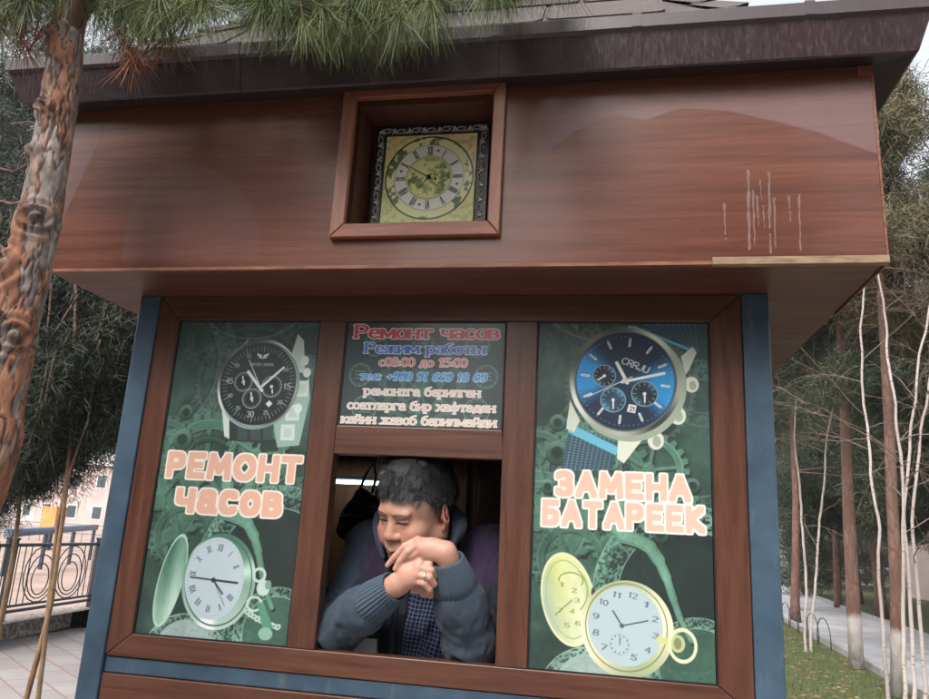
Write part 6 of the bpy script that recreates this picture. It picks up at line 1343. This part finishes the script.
link('eyebrow', mesh_np('eyebrow', np.array(eb).reshape(-1, 3), np.arange(3 * len(eb)).reshape(-1, 3), False), PER, [M_noise('brow_hair', rgb(24, 20, 20), rgb(44, 38, 36), 9, .6, 0)])
link('strands', mesh_np('strands', VV, FF, False, grey.astype(int)), hair, [M_noise('dark_strand', rgb(14, 14, 16), rgb(36, 36, 40), 9, .5, 0), M_noise('grey_strand', rgb(58, 58, 62), rgb(104, 104, 108), 9, .5, 0)])

# ------------------------------------------------------------------ clothes
def folds(V, amp, sc=22, seed=0):
    return np.array([mnoise.fractal(Vector((p[0] * sc, p[1] * sc, p[2] * sc * .55 + seed)), 1.0, 2.0, 3) for p in V]) * amp
S = SDF((-.86, -.12, .98), (-.12, .56, 1.66), .0032)
S.chain([(-.495, .27, 1.44), (-.50, .30, 1.34), (-.50, .33, 1.15), (-.50, .36, 1.0)], [.10, .158, .170, .172], .06)
for S_, o_ in ((SR, -1), (SLf, 1)): S.cone(np.array([-.495 + o_ * .06, .25, 1.492]), S_ + [0, 0, -.004], .066, .072, .05)
S.cone((-.60, .235, 1.42), (-.57, .22, 1.28), .07, .075, .05); S.cone((-.40, .245, 1.42), (-.43, .22, 1.28), .07, .075, .05)
def arm(S_, E_, W_, ru, re, rw, cut):
    M1 = S_ * .5 + E_ * .5; S.chain([S_, M1 + (0, .01, 0), E_], [ru, ru * .93, re], .03); d = (W_ - E_); S.chain([E_, E_ + d * .45, E_ + d * cut], [re, re * .97, rw], .02)
arm(SR, ER, WR, .067, .060, .041, .63); arm(SLf, EL, WL, .070, .064, .042, .65)
# front opening over the shirt
S.cone((-.470, .11, 1.52), (-.480, .03, 1.0), .045, .090, .01, 'sub'); S.cone((-.470, .16, 1.50), (-.480, .10, 1.0), .04, .084, .01, 'sub')
S.ell(HC + [.01, .10, -.10], (.074, .085, .09), None, .01, 'sub')
V, F = S.mesh(); V = smooth_(V, F, 3); nr = np.zeros_like(V); e1 = V[F[:, 1]] - V[F[:, 0]]; e2 = V[F[:, 2]] - V[F[:, 0]]; fn = np.cross(e1, e2)
for a in range(4): np.add.at(nr, F[:, a], fn)
nr /= np.maximum(np.linalg.norm(nr, axis=1), 1e-9)[:, None]
def dseg(V, a, b_): ba = b_ - a; t = np.clip(((V - a) @ ba) / (ba @ ba), 0, 1); return np.linalg.norm(V - a - t[:, None] * ba, axis=1), t
amp = .0055 + 0 * V[:, 0]
for E_ in (ER, EL): amp += .009 * np.clip(1 - np.linalg.norm(V - E_, axis=1) / .16, 0, 1)
fo = folds(V, 1.0, 15); rid = 1 - np.abs(fo) * 2.2
for S_, E_, W_ in ((SR, ER, WR), (SLf, EL, WL)):
    d1_, t1 = dseg(V, E_, W_); m = np.clip(1 - d1_ / .12, 0, 1); rid = rid * (1 - m) + m * (np.sin(t1 * 26 + fo * 5) * .6 + rid * .4) * (1 - .6 * t1)
V = V + nr * (rid * amp)[:, None]
# colours: blue grey knit, purple yoke, navy flanks
C = np.tile(np.array([56, 69, 83.]), (len(V), 1)); dS = np.minimum(dseg(V, SR, ER)[0], 9); fa = np.minimum(dseg(V, ER, WR)[0], dseg(V, EL, WL)[0])
st = lambda x, w_=.003: np.clip(.5 + x / w_ * .5, 0, 1)
yk = st(V[:, 2] - (1.405 + .10 * np.abs(V[:, 0] + .49))) * st(.165 + .05 * (V[:, 0] > -.45) - np.abs(V[:, 0] + .495)) * st(fa - .085); nv = st(fa - .10) * st(.15 - np.abs(V[:, 0] + .495)); fl = st(V[:, 0] + .34) * st(fa - .085)
for m_, c_ in ((nv, (26, 30, 42)), (st(fa - .075, .02) * (1 - nv), (34, 44, 58)), (fl, (22, 28, 40)), (yk, (46, 30, 58))): C = C * (1 - m_[:, None]) + np.array(c_, float) * m_[:, None]
me = mesh_np('cardigan', V, F); set_color(me, s2l(C / 255))
def M_knit(name, attr=True, col=None, rib=None):
    n = NM(name, .92, spec=.2); v = n.map(); f = n.noise(v, 520, 2, .6); g = n.noise(v, 16, 4, .6); c = n.attr('print') if attr else None
    if not attr:
        q = n.t.nodes.new('ShaderNodeRGB'); q.outputs[0].default_value = col; c = q.outputs[0]
    c = n.mix(n.ramp(f, [(.35, .0), (.75, .18)]), c, n.mix(.5, c, (.35, .38, .42, 1))); c = n.mix(n.ramp(g, [(.35, 0.0), (.75, .4)]), c, n.mix(.5, c, (.01, .012, .02, 1))); n.base(c); n.bump(f, .5, .0012)
    n.b.inputs['Sheen Weight'].default_value = .10; n.b.inputs['Sheen Roughness'].default_value = .5; return n.m
MAT['knit'] = M_knit('blue_grey_knit'); card = link('cardigan', me, PER, [MAT['knit']])
# ribbed cuffs
def cuff(E_, W_, t0, t1, r0, r1, nrib=30):
    a = Vector((E_ + (W_ - E_) * t0).tolist()); b_ = Vector((E_ + (W_ - E_) * t1).tolist()); t = (b_ - a).normalized(); u = t.orthogonal().normalized(); v = t.cross(u); vs = []; N_ = nrib * 6; rows = [(0, r0 - .009), (.05, r0 - .002), (.3, r0 + (r1 - r0) * .3 + .002), (.6, r0 + (r1 - r0) * .6 + .0015), (.95, r1), (1.0, r1 - .0015), (1.0, r1 - .005), (.7, r1 - .006)]
    for s_, r in rows:
        for k in range(N_):
            th = 2 * math.pi * k / N_; rr_ = r + (.0013 if 0 < s_ else 0) * math.cos(th * nrib); q = a.lerp(b_, s_) + (u * math.cos(th) + v * math.sin(th)) * rr_; vs.append(tuple(q))
    idx = np.arange(len(rows) * N_).reshape(len(rows), N_); nx = np.roll(idx, -1, 1); F_ = np.stack([idx[:-1].ravel(), nx[:-1].ravel(), nx[1:].ravel(), idx[1:].ravel()], 1)
    link('cuff', mesh_np('cuff', np.array(vs), F_), card, [M_knit('cuff_knit', False, rgb(66, 81, 96))])
cuff(ER, WR, .565, .93, .0545, .040); cuff(EL, WL, .585, .93, .0575, .042)
# collar: a standing band behind the neck and two turned-down leaves
MAT['collar'] = M_knit('collar_knit', False, rgb(44, 55, 68)); MAT['collar_in'] = M_knit('collar_lining', False, rgb(22, 26, 34))
def shell(name, rows, m, parent=None):
    A = np.array(rows); nr_, nc_ = A.shape[:2]; idx = np.arange(nr_ * nc_).reshape(nr_, nc_); F_ = np.stack([idx[:-1, :-1].ravel(), idx[:-1, 1:].ravel(), idx[1:, 1:].ravel(), idx[1:, :-1].ravel()], 1)
    o = link(name, mesh_np(name, A.reshape(-1, 3), F_), card, [m]); m1 = o.modifiers.new('thickness', 'SOLIDIFY'); m1.thickness = .005; m1.offset = 0; m2 = o.modifiers.new('s', 'SUBSURF'); m2.levels = 2; m2.render_levels = 2; return o
rows = []
for j in range(6):
    r_ = []
    for i in range(25):
        a = R_(-20 + 230 * i / 24); u = j / 5; r0 = .094 + .008 * u; r_.append((-.487 + r0 * math.cos(a), .195 + r0 * math.sin(a), 1.495 + .115 * u))
    rows.append(r_)
shell('collar_stand', rows, MAT['collar_in'])
def c7(a, b_, y): return tuple(pp(300 + a / 3.305, 440 + b_ / 3.305, y))
outer = [(506, 205, .235), (532, 232, .20), (556, 266, .165), (550, 302, .135), (528, 336, .115), (505, 362, .105)]; inner = [(490, 206, .23), (497, 240, .17), (502, 275, .13), (500, 305, .110), (496, 335, .100), (490, 362, .098)]
rows = []
for k in range(5):
    t = k / 4; rows.append([c7(a[0] * (1 - t) + b_[0] * t, a[1] * (1 - t) + b_[1] * t, a[2] * (1 - t) + b_[2] * t - .022 * math.sin(math.pi * t)) for a, b_ in zip(inner, outer)])
shell('collar_leaf', rows, MAT['collar'])
outer = [(252, 232, .20), (240, 262, .17), (240, 300, .145), (252, 345, .12), (272, 392, .105)]; inner = [(268, 236, .19), (262, 264, .155), (264, 300, .13), (272, 345, .11), (284, 392, .10)]
rows = []
for k in range(4):
    t = k / 3; rows.append([c7(a[0] * (1 - t) + b_[0] * t, a[1] * (1 - t) + b_[1] * t, a[2] * (1 - t) + b_[2] * t - .012 * math.sin(math.pi * t)) for a, b_ in zip(inner, outer)])
shell('collar_leaf', rows, MAT['collar'])
# zip bands down both edges of the opening
for s_, xs_ in ((-1, [tuple(h2(226, 205, .135)), tuple(h2(228, 290, .125)), tuple(h2(243, 360, .115)), tuple(h2(262, 470, .105)), tuple(h2(262, 560, .11)), tuple(h2(258, 660, .115))]), (1, [tuple(h2(462, 305, .12)), tuple(h2(425, 470, .11)), tuple(h2(432, 570, .11)), tuple(h2(450, 690, .115))])):
    zb_ = MB(); zb_.tube(xs_, .006, 8); zb_.build('zip_band', M_knit('zip_band_knit', False, rgb(30, 36, 48)), card)
# checked shirt
T_ = SDF((-.68, .0, .98), (-.30, .46, 1.58), .0032); T_.chain([(-.49, .27, 1.44), (-.495, .285, 1.34), (-.495, .305, 1.15), (-.495, .33, 1.0)], [.080, .138, .150, .156], .05)
T_.cone((-.49, .215, 1.44), (-.49, .205, 1.56), .062, .072, .02); T_.cone((-.49, .22, 1.5), (-.49, .21, 1.62), .060, .066, .006, 'sub')
V, F = T_.mesh(); V = smooth_(V, F, 2); fo = folds(V, 1, 13, 5); V[:, 1] -= (1 - np.abs(fo) * 2) * .009
n = NM('checked_cotton', .85, spec=.2); sep = n.t.nodes.new('ShaderNodeSeparateXYZ'); nv_ = n.t.nodes.new('ShaderNodeVectorMath'); nv_.operation = 'MULTIPLY_ADD'; nz_ = n.t.nodes.new('ShaderNodeTexNoise'); nz_.inputs['Scale'].default_value = 9; n.L(n.co, nz_.inputs['Vector']); n.L(nz_.outputs['Color'], nv_.inputs[0]); nv_.inputs[1].default_value = (.022, .022, .022); n.L(n.map((1, 1, 1), (0, R_(-9), R_(8))), nv_.inputs[2]); n.L(nv_.outputs[0], sep.inputs[0])
def stripes(o_, per, duty, ph=0.0): return n.ramp(n.math('FRACT', n.math('ADD', n.math('MULTIPLY', o_, 1 / per), 10 + ph)), [(duty, 1.0), (duty + .04, 0.0)])
v1 = stripes(sep.outputs[0], .0108, .14); h_1 = stripes(sep.outputs[2], .0108, .14); v2 = stripes(sep.outputs[0], .0108, .45, .35); h_2 = stripes(sep.outputs[2], .0108, .45, .35)
c = n.mix(n.math('MULTIPLY', v2, .5), rgb(20, 26, 44), rgb(36, 50, 84)); c = n.mix(n.math('MULTIPLY', h_2, .5), c, rgb(36, 50, 84)); c = n.mix(n.math('MULTIPLY', v1, .36), c, rgb(150, 162, 186)); c = n.mix(n.math('MULTIPLY', h_1, .36), c, rgb(150, 162, 186)); n.base(c); n.bump(n.noise(n.map(), 700, 1), .2, .0005)
link('shirt', mesh_np('shirt', V, F), PER, [n.m])
# ------------------------------------------------------------------ things hanging and lying inside the kiosk
def w6(a, b_, y): return pp(300 + a / 2.795, 440 + b_ / 2.795, y)
MAT['bag'] = M_noise('black_nylon', rgb(10, 10, 12), rgb(26, 26, 30), 30, .7, .4, .002)
Y0 = .72; bg_ = SDF(w6(150, 200, Y0) - [.16, .08, .17], w6(150, 200, Y0) + [.16, .08, .17], .004); c0 = w6(158, 215, Y0)
bg_.chain([c0 + (.012, 0, .075), c0 + (-.004, 0, .0), c0 + (-.03, 0, -.045)], [.030, .052, .040], .02); bg_.chain([c0 + (.04, 0, .06), c0 + (.042, 0, -.04)], [.026, .042], .02); bg_.ell(c0 + [.005, -.035, -.025], (.055, .028, .055), None, .01); V, F = bg_.mesh(); V = V + np.array([[0, mnoise.noise(Vector(p) * 30) * .006, mnoise.noise(Vector(p) * 22) * .004] for p in V])
BG = tag(empty('backpack', tuple(c0 - [0, 0, .1])), 'black backpack hanging inside the kiosk behind his shoulder', 'bag'); link('body', mesh_np('body', V, F), BG, [MAT['bag']])
b = MB(); t0 = c0 + [0, .01, .10]; b.tube([t0, t0 + (.01, .03, .06), t0 + (.03, .05, .10), t0 + (.05, .03, .05), t0 + (.045, .01, -.01)], .006, 6); b.build('strap', MAT['bag'], BG)
b = MB(); b.tube([c0 + (-.045, -.058, -.0), c0 + (0, -.068, .008), c0 + (.05, -.058, .0)], .0015, 4); b.build('zip', MAT['white_plastic'], BG)
# dark garment with a printed badge, hung beside the backpack
c1 = w6(245, 150, .80); g = SDF(c1 - [.10, .08, .24], c1 + [.10, .08, .22], .005); g.chain([c1 + (.02, 0, .18), c1 + (.01, 0, 0), c1 + (-.01, 0, -.2)], [.03, .05, .06], .02); V, F = g.mesh(); V[:, 1] += .012 * np.sin(V[:, 0] * 130 + V[:, 2] * 8)
GM = tag(empty('hanging_jacket', tuple(c1 - [0, 0, .22])), 'dark green black jacket hanging behind his head', 'jacket'); link('cloth', mesh_np('cloth', V, F), GM, [M_noise('dark_green_cloth', rgb(14, 22, 20), rgb(26, 36, 32), 9, .85, .2)])
c2 = w6(209, 188, .62); BD = MB(); BD.box(c2[0] - .017, c2[0] + .017, .62, .624, c2[2] - .014, c2[2] + .014); o = BD.build('badge_card', M_noise('purple_card', rgb(110, 84, 132), rgb(128, 98, 146), 9, .4, 0), bevel=.002); tag(o, 'small purple card with a pink patch hanging by the backpack', 'card')
MB().box(c2[0] - .011, c2[0] + .008, .618, .6195, c2[2] - .006, c2[2] + .007).build('pink_patch', M_noise('pink_print', rgb(200, 150, 184), rgb(216, 172, 198), 40, .5, 0), o)
def cable(P, r, label, m='white_plastic'):
    pts_ = [Vector(tuple(w6(a, b_, y))) for a, b_, y in P]; D_, R2 = dense(pts_, [r] * len(pts_), .01); o = MB().tube(D_, R2, 6).build('cable', MAT[m]); return tag(o, label, 'cable', 'white cables hanging inside the kiosk')
cable([(222, 30, .85), (216, 70, .84), (196, 130, .80), (180, 190, .70), (174, 215, .66)], .0018, 'longer white cable hanging past the lamp down to the backpack')
cable([(232, 30, .86), (226, 80, .84), (206, 135, .80), (200, 160, .78), (208, 166, .78), (214, 140, .80), (204, 122, .80)], .0016, 'white cable ending in a small loop beside the backpack')
# counter clutter
p = pp(361, 651, .16); PB = tag(empty('paper_box', (float(p[0]), .16, 1.216)), 'open white paper box on the counter below his right forearm', 'box'); b = MB(); x, y = float(p[0]), .17
b.box(x - .055, x + .05, y - .04, y + .045, 1.2165, 1.220).box(x - .055, x - .052, y - .04, y + .045, 1.220, 1.262).box(x + .047, x + .05, y - .04, y + .045, 1.220, 1.262).box(x - .052, x + .047, y + .042, y + .045, 1.220, 1.262).box(x - .052, x + .047, y - .04, y - .037, 1.220, 1.262).build('tray', MAT['white_plastic'], PB)
MB().box(x - .03, x + .02, y - .025, y + .03, 1.2205, 1.238).build('lining', MAT['bag'], PB)
p = pp(357, 634, .30); JT = tag(empty('glass_jar', (float(p[0]), .30, 1.216)), 'small clear jar standing on the counter behind the white box', 'jar'); n = NM('clear_plastic', .15); n.base((.75, .8, .78, 1)); n.b.inputs['Transmission Weight'].default_value = .8
MB().tube([(p[0], .30, 1.2165), (p[0], .30, 1.262)], .022, 20).build('glass', n.m, JT); MB().tube([(p[0], .30, 1.2622), (p[0], .30, 1.272)], .023, 20).build('lid', MAT['bag'], JT)
p = pp(320, 596, .75); CP = tag(empty('cup', (float(p[0]), .75, float(p[2]) - .03)), 'white cup on the inner shelf at the left of the window', 'cup'); x, z = float(p[0]), float(p[2]) - .03
MB().tube([(x, .75, z), (x, .75, z + .075)], [.024, .033], 18).build('bowl', MAT['white_plastic'], CP); MB().tube([(x + .028, .75, z + .06), (x + .048, .75, z + .055), (x + .048, .75, z + .025), (x + .026, .75, z + .02)], .004, 6).build('handle', MAT['white_plastic'], CP)
MB().box(x - .22, x + .06, .66, .85, z - .02, z - .001).build('side_shelf', MAT['chipboard'], K)
# every top-level thing gets its parts placed; nothing else to do
